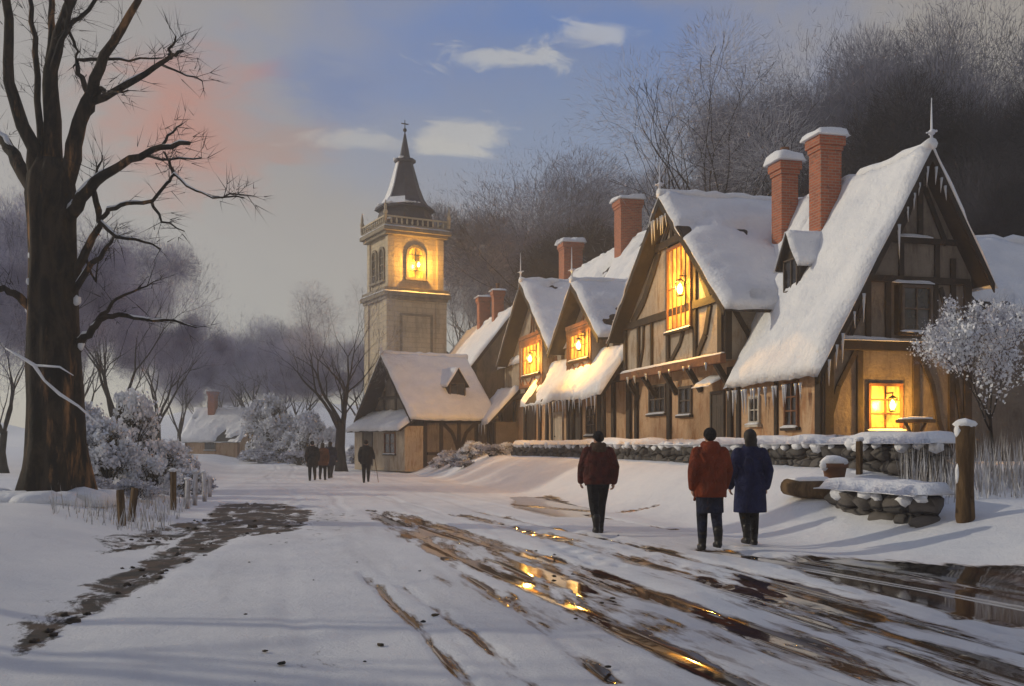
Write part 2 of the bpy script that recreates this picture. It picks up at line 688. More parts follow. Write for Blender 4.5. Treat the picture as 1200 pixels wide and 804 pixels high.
# ------------------------------------------------------------------ ground and road
WET = [  # outlines of the wet ground, traced on the road: (points, wetness)
    ([(440, 606), (500, 612), (600, 650), (700, 680), (742, 700), (722, 722), (640, 705), (560, 672), (480, 638)], .60),
    ([(900, 655), (1000, 655), (1198, 676), (1260, 700), (1260, 745), (1150, 728), (1040, 700), (950, 676)], .97),
    ([(860, 672), (950, 694), (1040, 722), (1030, 748), (950, 742), (880, 704)], .66),
    ([(602, 582), (640, 584), (690, 596), (692, 607), (650, 606), (606, 596)], 1.3),
    ([(740, 636), (810, 650), (830, 676), (770, 680), (735, 660)], .36),
    ([(520, 640), (760, 720), (1000, 790), (1240, 850), (900, 830), (640, 740), (520, 680)], .30),
    ([(800, 650), (1000, 700), (1230, 760), (1230, 830), (1000, 780), (820, 700)], .36),
]
RUTS = [  # wheel ruts: (points, half-width in m, wetness)
    ([(432, 598), (470, 618), (540, 650), (640, 695), (740, 742), (880, 810)], .16, .62),
    ([(455, 600), (560, 632), (700, 676), (830, 722), (960, 768), (1080, 815)], .22, .62),
    ([(480, 604), (600, 640), (740, 684), (900, 738), (1100, 812)], .10, .66),
    ([(540, 604), (690, 640), (840, 684), (1000, 730), (1220, 800)], .20, .60),
    ([(560, 600), (720, 634), (880, 672), (1040, 716), (1230, 772)], .10, .66),
    ([(840, 646), (960, 664), (1100, 688), (1260, 716)], .26, .80),
    ([(600, 592), (700, 600), (770, 603)], .10, .70),
    ([(690, 604), (730, 612), (790, 622)], .06, .6),
    ([(425, 672), (470, 715), (520, 770), (560, 812)], .045, .50),
    ([(472, 688), (530, 728), (590, 772), (640, 812)], .04, .46),
    ([(520, 655), (610, 716), (720, 800)], .07, .55),
    ([(640, 700), (760, 752), (900, 822)], .08, .58),
    ([(880, 705), (1000, 745), (1180, 812)], .09, .58),
]
MUD = [
    ([(18, 770), (30, 735), (100, 690), (180, 650), (240, 612), (255, 590), (330, 590), (370, 600), (350, 622), (280, 630), (220, 660), (150, 700), (70, 745)], .97),
    ([(110, 640), (190, 618), (250, 606), (240, 622), (180, 642), (120, 655)], .8),
    ([(300, 605), (390, 600), (440, 606), (380, 640), (320, 640)], .35),
    ([(340, 758), (410, 752), (420, 775), (350, 790)], .5),
]


def poly_mask(polys, gx, gs):
    out = np.zeros_like(gx)
    for pts, w in polys:
        q = []
        for a, b in pts:
            g = px_ground(a, b)
            q.append(to_street(g.x, g.y))
        q = np.array(q)
        n = len(q)
        inside = np.zeros(gx.shape, bool)
        dist = np.full(gx.shape, 1e9)
        for i in range(n):
            a, b = q[i], q[(i + 1) % n]
            c = ((a[1] > gs) != (b[1] > gs)) & (gx < (b[0] - a[0]) * (gs - a[1]) / (b[1] - a[1] + 1e-12) + a[0])
            inside ^= c
            e = b - a
            t = np.clip(((gx - a[0]) * e[0] + (gs - a[1]) * e[1]) / (e @ e + 1e-12), 0, 1)
            dd = np.hypot(gx - a[0] - t * e[0], (gs - a[1] - t * e[1]) * .35)
            dist = np.minimum(dist, dd)
        sd_ = np.where(inside, dist, -dist)
        out = np.maximum(out, w * sst(-.22, .16, sd_))
    return out


def line_mask(lines, gx, gs):
    out = np.zeros_like(gx)
    for pts, hw, w in lines:
        q = np.array([to_street(*px_ground(a, b)[:2]) for a, b in pts])
        seg = []
        for i in range(len(q) - 1):                    # smooth the bends
            for k in range(6): seg.append(q[i] + (q[i + 1] - q[i]) * k / 6)
        seg.append(q[-1])
        q = np.array(seg)
        q[1:-1] = (q[:-2] + q[1:-1] * 2 + q[2:]) / 4
        dist = np.full(gx.shape, 1e9)
        for a, b in zip(q[:-1], q[1:]):
            e = b - a
            t = np.clip(((gx - a[0]) * e[0] + (gs - a[1]) * e[1]) / (e @ e + 1e-12), 0, 1)
            dist = np.minimum(dist, np.hypot(gx - a[0] - t * e[0], gs - a[1] - t * e[1]))
        dist = dist + .05 * fbm(gx * 3, gs * 1.2, 21)
        out = np.maximum(out, w * sst(hw * 1.7, hw * .5, dist))
    return out


def spaced(a, b, d0, grow, dmax):
    r, d = [a], d0
    while r[-1] < b:
        r.append(r[-1] + d)
        d = min(d * grow, dmax)
    return r


xs = [-v for v in spaced(17.0, 150, .25, 1.12, 6)][::-1] + list(np.arange(-16.8, RX0 - .05, .12)) + \
     list(np.linspace(RX0, RX1, 150)) + list(np.arange(RX1 + .1, -2.5, .1)) + spaced(-2.5, 150, .3, 1.1, 6)
ss = [-v for v in spaced(23.5, 60, .3, 1.2, 5)][::-1] + list(np.arange(-23.2, -4, .09)) + spaced(-4, 190, .12, 1.018, 5)
xs, ss = np.array(sorted(set(np.round(xs, 4)))), np.array(sorted(set(np.round(ss, 4))))
GX, GS = np.meshgrid(xs, ss)
ruts = line_mask(RUTS, GX, GS)
wet, mud = np.maximum(poly_mask(WET, GX, GS), ruts), poly_mask(MUD, GX, GS)
on_road = sst(RX0 - .3, RX0 + .5, GX) * (1 - sst(RX1 - .5, RX1 + .3, GX))
GZ = base_z(GX, GS) + lumps(GX, GS)
snowcover = np.clip(1 - np.maximum(wet, mud) * 1.3, 0, 1)
drift = fbm(GX * 1.2, GS * .55, 11)
GZ -= .03 * ruts
GZ += on_road * snowcover * (.018 * drift + .010 * fbm(GX * 4, GS * 2.2, 13) + .02)
for (x0, amp, ph, wd) in ((-13.6, .35, .3, .10), (-12.5, .35, .3, .10), (-11.2, .5, 1.2, .12), (-9.7, .5, 1.2, .12), (-10.5, .25, 2.4, .07), (-8.7, .4, 2.0, .09)):
    cx = x0 + amp * np.sin(GS * .17 + ph) + .06 * np.sin(GS * 1.1 + ph * 3)
    g = np.exp(-((GX - cx) / wd) ** 2)
    lip = np.exp(-((np.abs(GX - cx) - wd * 1.9) / (wd * .8)) ** 2)
    GZ += on_road * snowcover * (-.026 * g + .014 * lip) * (.5 + .5 * fbm(GX * .5, GS * .8, 31))
# trodden snow: footprints behind the walkers
rr = np.random.RandomState(4)
for (wx, ws) in ((-7.3, -9.3), (-7.6, -9.6), (-8.6, -6.9), (-9.3, -3.5)):
    for k in range(22):
        fx, fs_ = wx + (.11 if k % 2 else -.11) + rr.uniform(-.05, .05) - .03 * k, ws - .15 - .36 * k
        GZ -= .07 * snowcover * np.exp(-((GX - fx) / .075) ** 2 - ((GS - fs_) / .13) ** 2)
GZ += np.maximum(0, (np.abs(GX + 5) - 200)) * 0
PX_ = CO.x + PV.x * GX + DV.x * GS
PY_ = CO.y + PV.y * GX + DV.y * GS
nx = len(xs)


def make_ground_material(name):
    m, nt, b = material(name)
    t = NT(nt)
    pos = t.coord()                                            # ground and road lie at the origin: metres
    v = t.map(pos, (1, 1, 1), (0, 0, -TH))                     # along the street
    lng = t.map(v, (1.25, .20, 1.0))
    n1 = t.noise(lng, 2.3, 7, .62, .4)
    n2 = t.noise(lng, 7.5, 6, .62, .3)
    nn = t.math('ADD', t.math('MULTIPLY', n1, .68), t.math('MULTIPLY', n2, .32))
    w = t.attr('wet')
    q = t.math('ADD', nn, t.math('MULTIPLY', w, .27))
    wetf = t.math('MULTIPLY', t.step(q, .640, .665), t.step(w, .02, .1))
    md = t.attr('mud')
    iso = t.map(v, (1.0, .38, 1.0))
    n3 = t.noise(iso, 2.6, 9, .72, .7)
    mudq = t.math('ADD', n3, t.math('MULTIPLY', md, .27))
    mudf = t.math('MULTIPLY', t.step(mudq, .64, .75), t.step(md, .02, .1))
    # bare specks and thin snow all over the road
    rd = t.attr('road')
    sp = t.noise(t.map(v, (1, .42, 1)), 5.5, 7, .7, .6)
    speck = t.math('MULTIPLY', t.step(sp, .70, .73), rd)
    thin = t.math('MULTIPLY', t.step(t.noise(lng, .8, 6, .6, .6), .45, .68), t.math('MULTIPLY', rd, .42))
    snow = t.mix(t.step(t.noise(v, .5, 5, .6), .35, .7), (.80, .80, .82), (.70, .71, .75))
    slush = t.mix(t.noise(lng, 4, 5), (.42, .41, .43), (.56, .55, .58))
    col = t.mix(thin, snow, slush)
    brown = t.mix(t.step(t.noise(lng, 1.1, 5, .6), .38, .62), (.018, .016, .015), (.085, .042, .024))
    halo = t.math('MULTIPLY', t.step(q, .575, .645), t.step(w, .02, .1))
    col = t.mix(t.math('MULTIPLY', halo, .75), col, t.mix(n2, (.26, .19, .16), (.36, .34, .36)))
    col = t.mix(wetf, col, brown)
    earth = t.mix(t.step(t.noise(v, 2.5, 6, .6), .4, .62), (.014, .011, .009), (.075, .045, .027))
    col = t.mix(mudf, col, earth)
    col = t.mix(speck, col, (.05, .042, .038))
    t.link(col, b.inputs['Base Color'])
    ro = t.math('SUBTRACT', .72, t.math('MULTIPLY', wetf, .665))
    ro = t.math('SUBTRACT', ro, t.math('MULTIPLY', mudf, .06), True)
    t.link(ro, b.inputs['Roughness'])
    b.inputs['Specular IOR Level'].default_value = .5
    h = t.math('ADD', t.math('MULTIPLY', t.noise(v, 1.8, 5, .55), .6), t.math('MULTIPLY', t.noise(v, 9, 5, .6), .10))
    keep = t.math('SUBTRACT', 1.0, wetf, True)
    b1 = t.bump(h, .09, keep)
    b1 = t.bump(t.noise(v, 30, 6, .75), .022, keep, b1)
    b2 = t.bump(keep, .03, 1.0, b1)
    t.link(b2, b.inputs['Normal'])
    return m


M['ground'] = make_ground_material('snowy_ground')


def sheet(name, cols, rows=None):
    c0, c1 = cols
    sub = np.s_[:, c0:c1 + 1]
    v = np.stack([PX_[sub], PY_[sub], GZ[sub]], -1)
    ny, nxx = v.shape[:2]
    idx = np.arange(ny * nxx).reshape(ny, nxx)
    f = np.stack([idx[:-1, :-1], idx[:-1, 1:], idx[1:, 1:], idx[1:, :-1]], -1).reshape(-1, 4)
    o = np_mesh(name, v.reshape(-1, 3), f, M['ground'], None, True)
    for an, arr in (('wet', wet[sub]), ('mud', mud[sub]), ('road', on_road[sub])):
        a = o.data.attributes.new(an, 'FLOAT', 'POINT')
        a.data.foreach_set('value', arr.astype(np.float32).ravel())
    return o


i0, i1 = int(np.argmin(abs(xs - RX0))), int(np.argmin(abs(xs - RX1)))
tag(sheet('ground', (0, i0)), 'snow covered bank and field beside the road and the big bare tree', 'ground', kind='structure')
tag(sheet('bank', (i1, nx - 1)), 'snow bank rising from the road to the timbered houses', 'snow bank', kind='structure')
tag(sheet('road', (i0, i1)), 'snowy village road with wet ruts and puddles', 'road', kind='structure')

# far hills
hv, hf = [], []
na, nb = 90, 14
for i in range(na):
    a = -60 + 120 * i / (na - 1)
    X = a / 60 * 175
    for j in range(nb):
        Y = 118 + j * 5.5
        t_ = j / (nb - 1)
        h = -.5 + (t_ ** .8) * (11 + 4.5 * math.sin(X * .035 + 1.0) + 2.5 * math.sin(X * .09)) + .5 * mnoise.noise(Vector((X * .1, Y * .1, 0)))
        hv.append((X, Y, h))
for i in range(na - 1):
    for j in range(nb - 1):
        hf.append((i * nb + j, (i + 1) * nb + j, (i + 1) * nb + j + 1, i * nb + j + 1))
tag(np_mesh('hills', np.array(hv), np.array(hf), M['snow'], None, True), 'far snow covered hills beyond the village', 'hills', kind='structure')


# ------------------------------------------------------------------ house building
class Fr:
    """a wall's own frame: a along the wall, h up, o outwards"""
    def __init__(s, o, u, n):
        s.o, s.u, s.n = Vector(o), Vector(u).normalized(), Vector(n).normalized()

    def p(s, a, h, o=0.0):
        return s.o + s.u * a + Vector((0, 0, h)) + s.n * o

    def box(s, mb, a0, a1, h0, h1, o0, o1):
        mb.box8([s.p(a0, h0, o0), s.p(a1, h0, o0), s.p(a1, h0, o1), s.p(a0, h0, o1),
                 s.p(a0, h1, o0), s.p(a1, h1, o0), s.p(a1, h1, o1), s.p(a0, h1, o1)])

    def bar(s, mb, a0, h0, a1, h1, w, o0=0.0, o1=.07):
        mb.beam(s.p(a0, h0), s.p(a1, h1), s.n, w, o0, o1)

    def curve(s, mb, pts, w, o0=0.0, o1=.065):
        for (a0, h0), (a1, h1) in zip(pts[:-1], pts[1:]): s.bar(mb, a0, h0, a1, h1, w, o0, o1)


def snow_slab(mb, c00, c10, c01, c11, t=.16, seed=0, wob=.16, lip=.10, res=.22):
    """snow lying on a slope: c00-c10 the eave, c01-c11 the ridge; uneven along the eave, rounded at its edges"""
    c00, c10, c01, c11 = map(Vector, (c00, c10, c01, c11))
    un, vn = (c10 - c00), (c01 - c00)
    nrm = un.cross(vn).normalized()
    if nrm.z < 0: nrm = -nrm
    lu, lv = max(un.length, (c11 - c01).length), max(vn.length, .1)
    nu, nv = max(4, int(lu / res)), max(4, int(lv / res))
    nu, nv = min(nu, 90), min(nv, 50)
    down = -vn.normalized()
    top, bot = [], []
    sv = Vector((seed * 7.3, seed * 2.9, seed * 1.3))
    for j in range(nv + 1):
        v = j / nv
        for i in range(nu + 1):
            u = i / nu
            p = (c00 * (1 - u) + c10 * u) * (1 - v) + (c01 * (1 - u) + c11 * u) * v
            e = mnoise.noise(Vector((u * lu * .8, 0, 0)) + sv) * .6 + mnoise.noise(Vector((u * lu * 2.6, 3, 0)) + sv) * .4
            k = max(0, 1 - v * lv / .7)
            p = p + down * (e * wob + lip) * k
            side = min(u, 1 - u) * lu
            q = un.normalized() * (mnoise.noise(Vector((0, v * lv * 1.3, 5)) + sv) * .05)
            if side < .01: p = p + q
            d = min(side, v * lv + .001)
            prof = min(1.0, (d / .16) ** .5) if d < .16 else 1.0
            n1 = mnoise.noise(p * .55 + sv)
            n2 = mnoise.noise(p * 1.9 + sv)
            bare = mnoise.noise(p * .42 + sv * 1.7) + .35 * n2
            th = t * (1 + .6 * n1 + .3 * n2) * (.15 + .85 * prof)
            if t > .14 and .03 < v < .97: th = th * min(1, max(0, (.58 - bare) / .16)) - (.05 if bare > .56 else 0)
            sag = Vector((0, 0, -.04 * k * (1 if j == 0 else 0)))
            top.append(p + nrm * (th if th < 0 else max(th, .02)) + sag)
            bot.append(p + nrm * (-.08 if th < 0 else .004))
    n = len(top)
    fs = []
    w = nu + 1
    for j in range(nv):
        for i in range(nu):
            a = j * w + i
            fs.append((a, a + 1, a + w + 1, a + w))
            fs.append((n + a, n + a + w, n + a + w + 1, n + a + 1))
    for i in range(nu):
        fs.append((i, n + i, n + i + 1, i + 1))
        a = nv * w + i
        fs.append((a, a + 1, n + a + 1, n + a))
    for j in range(nv):
        a = j * w
        fs.append((a, a + w, n + a + w, n + a))
        a = j * w + nu
        fs.append((a, n + a, n + a + w, a + w))
    mb.add(top + bot, fs, True)


def slope_board(mb, c00, c10, c01, c11, t=.14):
    c = [Vector(x) for x in (c00, c10, c11, c01)]
    nrm = (c[1] - c[0]).cross(c[3] - c[0]).normalized()
    if nrm.z < 0: nrm = -nrm
    mb.box8([x - nrm * t for x in c] + c)


def icicles(parent, p0, p1, n, lo, hi, seed):
    r = random.Random(seed)
    p0, p1 = Vector(p0), Vector(p1)
    for k in range(n):
        u = (k + r.uniform(.1, .9)) / n
        L_ = r.uniform(lo, hi) * r.uniform(.5, 1)
        rad = .022 + .035 * L_ / max(hi, .3)
        p = p0.lerp(p1, u)
        mb = MB()
        bx, by = r.uniform(-.015, .015), r.uniform(-.015, .015)
        mb.tube([p + Vector((0, 0, .08)), p, p + Vector((bx, by, -L_ * .45)), p + Vector((bx * 2, by * 2, -L_))], [rad * 1.25, rad, rad * .55, .003], 6)
        mb.build('icicle', M['ice'], parent)


def window(parent, fr, a0, a1, h0, h1, nx_=2, ny_=2, lit=False, fmat='frame', cas=.09, sill=True, label=None, out=0.0, arch=False):
    mb = MB()
    o0, o1 = out, out + .075
    fr.box(mb, a0, a1, h0, h0 + cas, o0, o1)
    fr.box(mb, a0, a1, h1 - cas, h1, o0, o1)
    fr.box(mb, a0, a0 + cas, h0 + cas, h1 - cas, o0, o1)
    fr.box(mb, a1 - cas, a1, h0 + cas, h1 - cas, o0, o1)
    A0, A1, H0, H1 = a0 + cas, a1 - cas, h0 + cas, h1 - cas
    bw = min(.045, (A1 - A0) * .06 + .01)
    for i in range(1, nx_):
        a = A0 + (A1 - A0) * i / nx_
        fr.box(mb, a - bw / 2, a + bw / 2, H0, H1, o0 + .012, o1 - .02)
    for j in range(1, ny_):
        h = H0 + (H1 - H0) * j / ny_
        fr.box(mb, A0, A1, h - bw / 2, h + bw / 2, o0 + .014, o1 - .024)
    w = mb.build('window', M[fmat], parent, bevel=.008)
    if label: w['label'] = label
    mb = MB()
    fr.box(mb, A0 - .003, A1 + .003, H0 - .003, H1 + .003, o0 + .004, o0 + .011)
    mb.build('pane', M['lit' if lit else 'glass'], w)
    if sill:
        mb = MB()
        fr.box(mb, a0 - .07, a1 + .07, h0 - .09, h0 - .003, out, out + .15)
        mb.build('sill', M['frame_pale' if fmat == 'frame_pale' else 'timber'], w, bevel=.01)
        mb = MB()
        snow_slab(mb, fr.p(a0 - .06, h0 - .003, out + .15), fr.p(a1 + .06, h0 - .003, out + .15), fr.p(a0 - .06, h0 + .004, out + .078), fr.p(a1 + .06, h0 + .004, out + .078), .055, int(a0 * 91) % 50, .01, .0, .12)
        mb.build('snow', M['snow'], w)
    return w


def door(parent, fr, a0, a1, h0, h1, mat='door_dark', label=None, glazed=False, out=0.0):
    mb = MB()
    c = .1
    fr.box(mb, a0 - c, a0, h0, h1 + c, out, out + .08)
    fr.box(mb, a1, a1 + c, h0, h1 + c, out, out + .08)
    fr.box(mb, a0, a1, h1, h1 + c, out, out + .08)
    n = 5
    for i in range(n):
        w_ = (a1 - a0) / n
        fr.box(mb, a0 + i * w_ + .006, a0 + (i + 1) * w_ - .006, h0, h1 - .004, out + .004, out + .04 + .004 * (i % 2))
    fr.box(mb, a0 + .04, a1 - .04, h0 + .25, h0 + .37, out + .046, out + .058)
    fr.box(mb, a0 + .04, a1 - .04, h1 - .4, h1 - .28, out + .046, out + .058)
    d = mb.build('door', M[mat], parent, bevel=.006)
    if label: d['label'] = label
    mb = MB()
    mb.tube([fr.p(a1 - .12, h0 + 1.0, out + .04), fr.p(a1 - .12, h0 + 1.0, out + .1)], [.03, .035], 8)
    mb.build('handle', M['iron'], d)
    return d


def chimney(parent, x, y, z0, z1, w, d, pots=1, seed=0, snow=.2):
    mb = MB()
    mb.box(x - w / 2, x + w / 2, y - d / 2, y + d / 2, z0, z1 - .42)
    mb.box(x - w / 2 - .04, x + w / 2 + .04, y - d / 2 - .04, y + d / 2 + .04, z1 - .42, z1 - .27)
    mb.box(x - w / 2 - .09, x + w / 2 + .09, y - d / 2 - .09, y + d / 2 + .09, z1 - .27, z1)
    c = mb.build('chimney', M['brick'], parent, bevel=.015)
    if snow:
        mb = MB()
        ww, dd = w / 2 + .2, d / 2 + .2
        snow_slab(mb, (x - ww, y - dd, z1), (x + ww, y - dd, z1), (x - ww, y + dd, z1), (x + ww, y + dd, z1), snow, seed, .05, .02, .1)
        mb.build('snow', M['snow'], c)
    for k in range(pots):
        yy = y + (k - (pots - 1) / 2) * .42
        mb = MB()
        mb.lathe([(.15, z1 - .01), (.13, z1 + .1), (.115, z1 + .42), (.145, z1 + .45), (.145, z1 + .52), (.1, z1 + .52)], 12, (x, yy))
        mb.build('chimney_pot', M['clay'], c)
    return c


def added_lantern(parent, p, n, power, r=.16):
    """a lamp added outside a lit window to light the wall, on a short bracket; p the lamp's centre, n the wall's outward normal"""
    p, n = Vector(p), Vector(n).normalized()
    mb = MB()
    top = p + Vector((0, 0, r * 2.1))
    mb.tube([top - n * .42, top + n * .02], [.022, .018], 6)
    mb.tube([top, p + Vector((0, 0, r * 1.5))], [.012, .012], 6)
    mb.lathe([(r * .95, p.z + r * 1.12), (r * .5, p.z + r * 1.45), (.02, p.z + r * 1.65)], 6, (p.x, p.y), False)
    mb.lathe([(r * .5, p.z - r * 1.3), (r * .62, p.z - r * 1.15), (r * .62, p.z - r * 1.05)], 6, (p.x, p.y), False)
    for k in range(6):
        a = 2 * PI * k / 6
        mb.tube([(p.x + r * .6 * math.cos(a), p.y + r * .6 * math.sin(a), p.z - r * 1.1), (p.x + r * .88 * math.cos(a), p.y + r * .88 * math.sin(a), p.z + r * 1.14)], [.012, .012], 4)
    l = mb.build('added_lantern', M['iron'], parent)
    mb = MB()
    mb.lathe([(r * .2, p.z - r * .9), (r * .42, p.z - r * .5), (r * .46, p.z), (r * .3, p.z + r * .5), (.01, p.z + r * .95)], 10, (p.x, p.y))
    g = mb.build('added_lamp_glass', M['flame'], l)
    ld = bpy.data.lights.new('added_lantern_light', 'POINT')  # added source outside the pane, so the window's glow reaches the wall
    ld.energy = power
    ld.color = (1.0, .49, .075)
    ld.shadow_soft_size = .12
    lo = bpy.data.objects.new('added_lantern_light', ld)
    COL.objects.link(lo)
    lo.parent = l
    lo.location = p + n * (r * 1.2)
    return l


def finial(parent, p, h=.9):
    p = Vector(p)
    mb = MB()
    mb.tube([p, p + Vector((0, 0, h * .35)), p + Vector((0, 0, h))], [.05, .03, .008], 6)
    mb.lump(p + Vector((0, 0, h * .3)), .1, 1, 1, .2)
    mb.tube([p + Vector((-.16, 0, h * .28)), p + Vector((.16, 0, h * .34))], [.02, .035], 5)
    mb.build('finial', M['frost'], parent)


def gable_roof(parent, kind, c0, c1, mid, zr, e0, z0, e1, z1, t=.15, seed=0, snow=.17, lip=.1, wob=.16, boards=True, both=True):
    """kind 'x': ridge along x from c0 to c1 at y = mid, eaves at y = e0 (height z0) and y = e1 (z1); 'y': the axes swapped"""
    P = (lambda c, e, z: Vector((c, e, z))) if kind == 'x' else (lambda c, e, z: Vector((e, c, z)))
    mb = MB()
    for e, z in ((e0, z0), (e1, z1)): slope_board(mb, P(c0, e, z), P(c1, e, z), P(c0, mid, zr), P(c1, mid, zr), t)
    ro = mb.build('roof', M['roof'], parent)
    mb = MB()
    for k, (e, z) in enumerate(((e0, z0), (e1, z1))):
        snow_slab(mb, P(c0 - .06, e, z), P(c1 + .06, e, z), P(c0 - .06, mid, zr), P(c1 + .06, mid, zr), snow, seed + k, wob, lip)
    # snow along the ridge
    r = random.Random(seed)
    n = max(4, int(abs(c1 - c0) / .35))
    mb.tube([P(c0 - .06 + (c1 - c0 + .12) * i / n, mid + r.uniform(-.03, .03), zr + snow * .55 + r.uniform(-.03, .05)) for i in range(n + 1)],
            [.16 * snow / .17 + r.uniform(-.03, .03) for i in range(n + 1)], 8)
    mb.build('snow', M['snow'], ro)
    if boards:
        for e, z in ((e0, z0), (e1, z1)):
            mb = MB()
            a, b = P(c0 - .05, e, z - .02), P(c0 - .05, mid, zr - .02)
            dn = Vector((0, 0, -.30))
            mb.prism([a, b, b + dn, a + dn * .85], P(.05, 0, 0))
            mb.build('bargeboard', M['timber'], parent)
    return ro


def wall_mesh(parent, mb, mat, label=None, name='wall'):
    w = mb.build(name, M[mat], parent)
    if label: w['label'] = label
    return w


def gable_prism(mb, kind, c0, c1, prof):
    """a solid under a gable profile [(across, z)...] from c0 to c1 along the ridge"""
    if kind == 'x': mb.prism([(c0, a, z) for a, z in prof], (c1 - c0, 0, 0))
    else: mb.prism([(a, c0, z) for a, z in prof], (0, c1 - c0, 0))


def dormer(parent, fr, a, h, w, hh, depth, rise, seed=0):
    """a small gabled dormer; front wall on frame fr, running back by depth"""
    mb = MB()
    back = -fr.n * depth
    pts = [fr.p(a - w / 2, h), fr.p(a + w / 2, h), fr.p(a + w / 2, h + hh), fr.p(a, h + hh + rise), fr.p(a - w / 2, h + hh)]
    mb.prism(pts, back)
    d = mb.build('dormer', M['timber'], parent)
    window(d, fr, a - w / 2 + .08, a + w / 2 - .08, h + .08, h + hh, 2, 1, False, 'frame', .05, False)
    mb = MB()
    o = .2
    for s_ in (-1, 1):
        e = fr.p(a + s_ * (w / 2 + .16), h + hh - .16 * rise / (w / 2), o)
        r = fr.p(a, h + hh + rise + .03, o)
        slope_board(mb, e, e + back - fr.n * o, r, r + back - fr.n * o, .07)
    mb.build('dormer_roof', M['timber'], d)
    mb = MB()
    for s_ in (-1, 1):
        e = fr.p(a + s_ * (w / 2 + .16), h + hh - .16 * rise / (w / 2), o + .03)
        r = fr.p(a, h + hh + rise + .03, o + .03)
        snow_slab(mb, e, e + back - fr.n * o, r, r + back - fr.n * o, .13, seed + s_, .05, .05, .12)
    mb.build('snow', M['snow'], d)
    return d


RZ = TH
GB = 1.0                                         # ground level by the houses

# ---- 1 the big gabled house in front
h1 = empty('gabled_house', street(0, 0, GB), RZ)
tag(h1, 'tallest timbered house with the steepest snowy gable and a low lit window', 'house')


def zz(z): return z - GB                        # world height to the houses' own height


T1 = 1.79
mb = MB()
AP, ZA = 2.88, 9.35
gable_prism(mb, 'y', 0, 8.6, [(0, zz(.3)), (4.5, zz(.3)), (4.5, zz(ZA) - (4.5 - AP) * T1 - .2), (AP, zz(ZA) - .22), (0, zz(ZA) - AP * T1 - .2)])
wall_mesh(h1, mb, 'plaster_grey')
mb = MB()
fw = Fr((0, 0, 0), (0, 1, 0), (-1, 0, 0))        # wall to the street
fg = Fr((0, 0, 0), (1, 0, 0), (0, -1, 0))        # gable wall to the camera
fw.box(mb, .3, 4.78, zz(.3), zz(4.0), .002, .03)
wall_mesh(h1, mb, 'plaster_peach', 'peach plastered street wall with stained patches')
gable_roof(h1, 'y', -.5, 4.72, AP, zz(ZA), -.42, zz(ZA) - (AP + .42) * T1, 4.8, zz(ZA) - (4.8 - AP) * T1, .16, 1, .19, .14, .2)
gable_roof(h1, 'y', 4.74, 8.6, AP, zz(ZA), .5, zz(ZA) - (AP - .5) * T1, 4.8, zz(ZA) - (4.8 - AP) * T1, .16, 2, .19, .0, .02, False)
mb = MB()
# gable timbers
fg.box(mb, .15, 4.5, zz(4.05), zz(4.32), 0, .16)
fg.box(mb, 1.15, 4.4, zz(5.88), zz(6.06), 0, .09)
fg.box(mb, 1.75, 4.0, zz(6.95), zz(7.1), 0, .09)
for a, z0_, z1_, w_ in ((.14, .6, 4.05, .26), (1.05, .6, 4.05, .18), (2.75, .6, 4.05, .2), (3.85, .6, 4.05, .18), (4.36, .6, 6.0, .24), (1.3, 4.32, 5.88, .16), (1.9, 4.32, 5.88, .16),
                        (3.35, 4.32, 5.88, .16), (3.9, 4.32, 6.6, .16), (2.3, 6.06, 6.95, .15), (2.88, 7.1, 8.9, .16), (3.4, 6.06, 6.95, .15)):
    fg.bar(mb, a, zz(z0_), a, zz(z1_), w_)
fg.curve(mb, [(.18, zz(2.3)), (.42, zz(3.1)), (.95, zz(4.05))], .15)
fg.curve(mb, [(2.85, zz(4.0)), (3.25, zz(3.2)), (3.45, zz(2.2)), (3.8, zz(1.3))], .14)
fg.curve(mb, [(4.3, zz(1.2)), (4.15, zz(2.4)), (3.95, zz(3.6))], .14)
fg.curve(mb, [(.7, zz(4.32)), (1.0, zz(4.9)), (1.25, zz(5.6))], .14)
fg.curve(mb, [(3.5, zz(5.8)), (3.8, zz(5.0)), (4.2, zz(4.35))], .14)
fg.curve(mb, [(2.1, zz(7.0)), (2.5, zz(7.7)), (2.75, zz(8.5))], .14)
fg.curve(mb, [(3.7, zz(6.95)), (3.35, zz(7.7)), (3.0, zz(8.5))], .14)
# street wall timbers
for a, w_ in ((.14, .26), (2.35, .16), (4.65, .22)): fw.bar(mb, a, zz(.6), a, zz(3.9), w_, .03, .1)
fw.box(mb, 0, 4.7, zz(3.55), zz(3.8), .03, .12)
mb.build('timber_frame', M['timber'], h1, bevel=.012)
window(h1, fg, 1.30, 2.34, zz(1.95), zz(3.2), 2, 3, True, 'timber_brown', .08, label='lit window beside the garden table')
mb = MB()
fg.box(mb, 2.10, 3.14, zz(4.5), zz(5.84), 0, .22)
mb.build('window_box', M['timber'], h1, bevel=.02)
window(h1, fg, 2.15, 3.09, zz(4.55), zz(5.8), 2, 2, False, 'frame', .08, out=.22)
for (a0, a1, hz) in ((2.0, 3.2, 5.86), (2.2, 3.2, 7.1), (.2, 4.4, 4.32)):
    mb = MB()
    snow_slab(mb, fg.p(a0, zz(hz), .24 if hz < 6.5 and hz > 5 else .17), fg.p(a1, zz(hz), .24 if hz < 6.5 and hz > 5 else .17), fg.p(a0, zz(hz) + .02, .0), fg.p(a1, zz(hz) + .02, .0), .09, int(hz * 10), .02, 0, .12)
    mb.build('snow', M['snow'], h1)
window(h1, fw, 3.30, 3.97, zz(2.18), zz(3.02), 2, 2, False, 'frame_pale', .09, out=.03)
window(h1, fw, 1.15, 1.88, zz(2.05), zz(3.34), 2, 3, False, 'timber_brown', .07, out=.03)
added_lantern(h1, fg.p(1.88, zz(2.62), .26), fg.n, 300, .15)
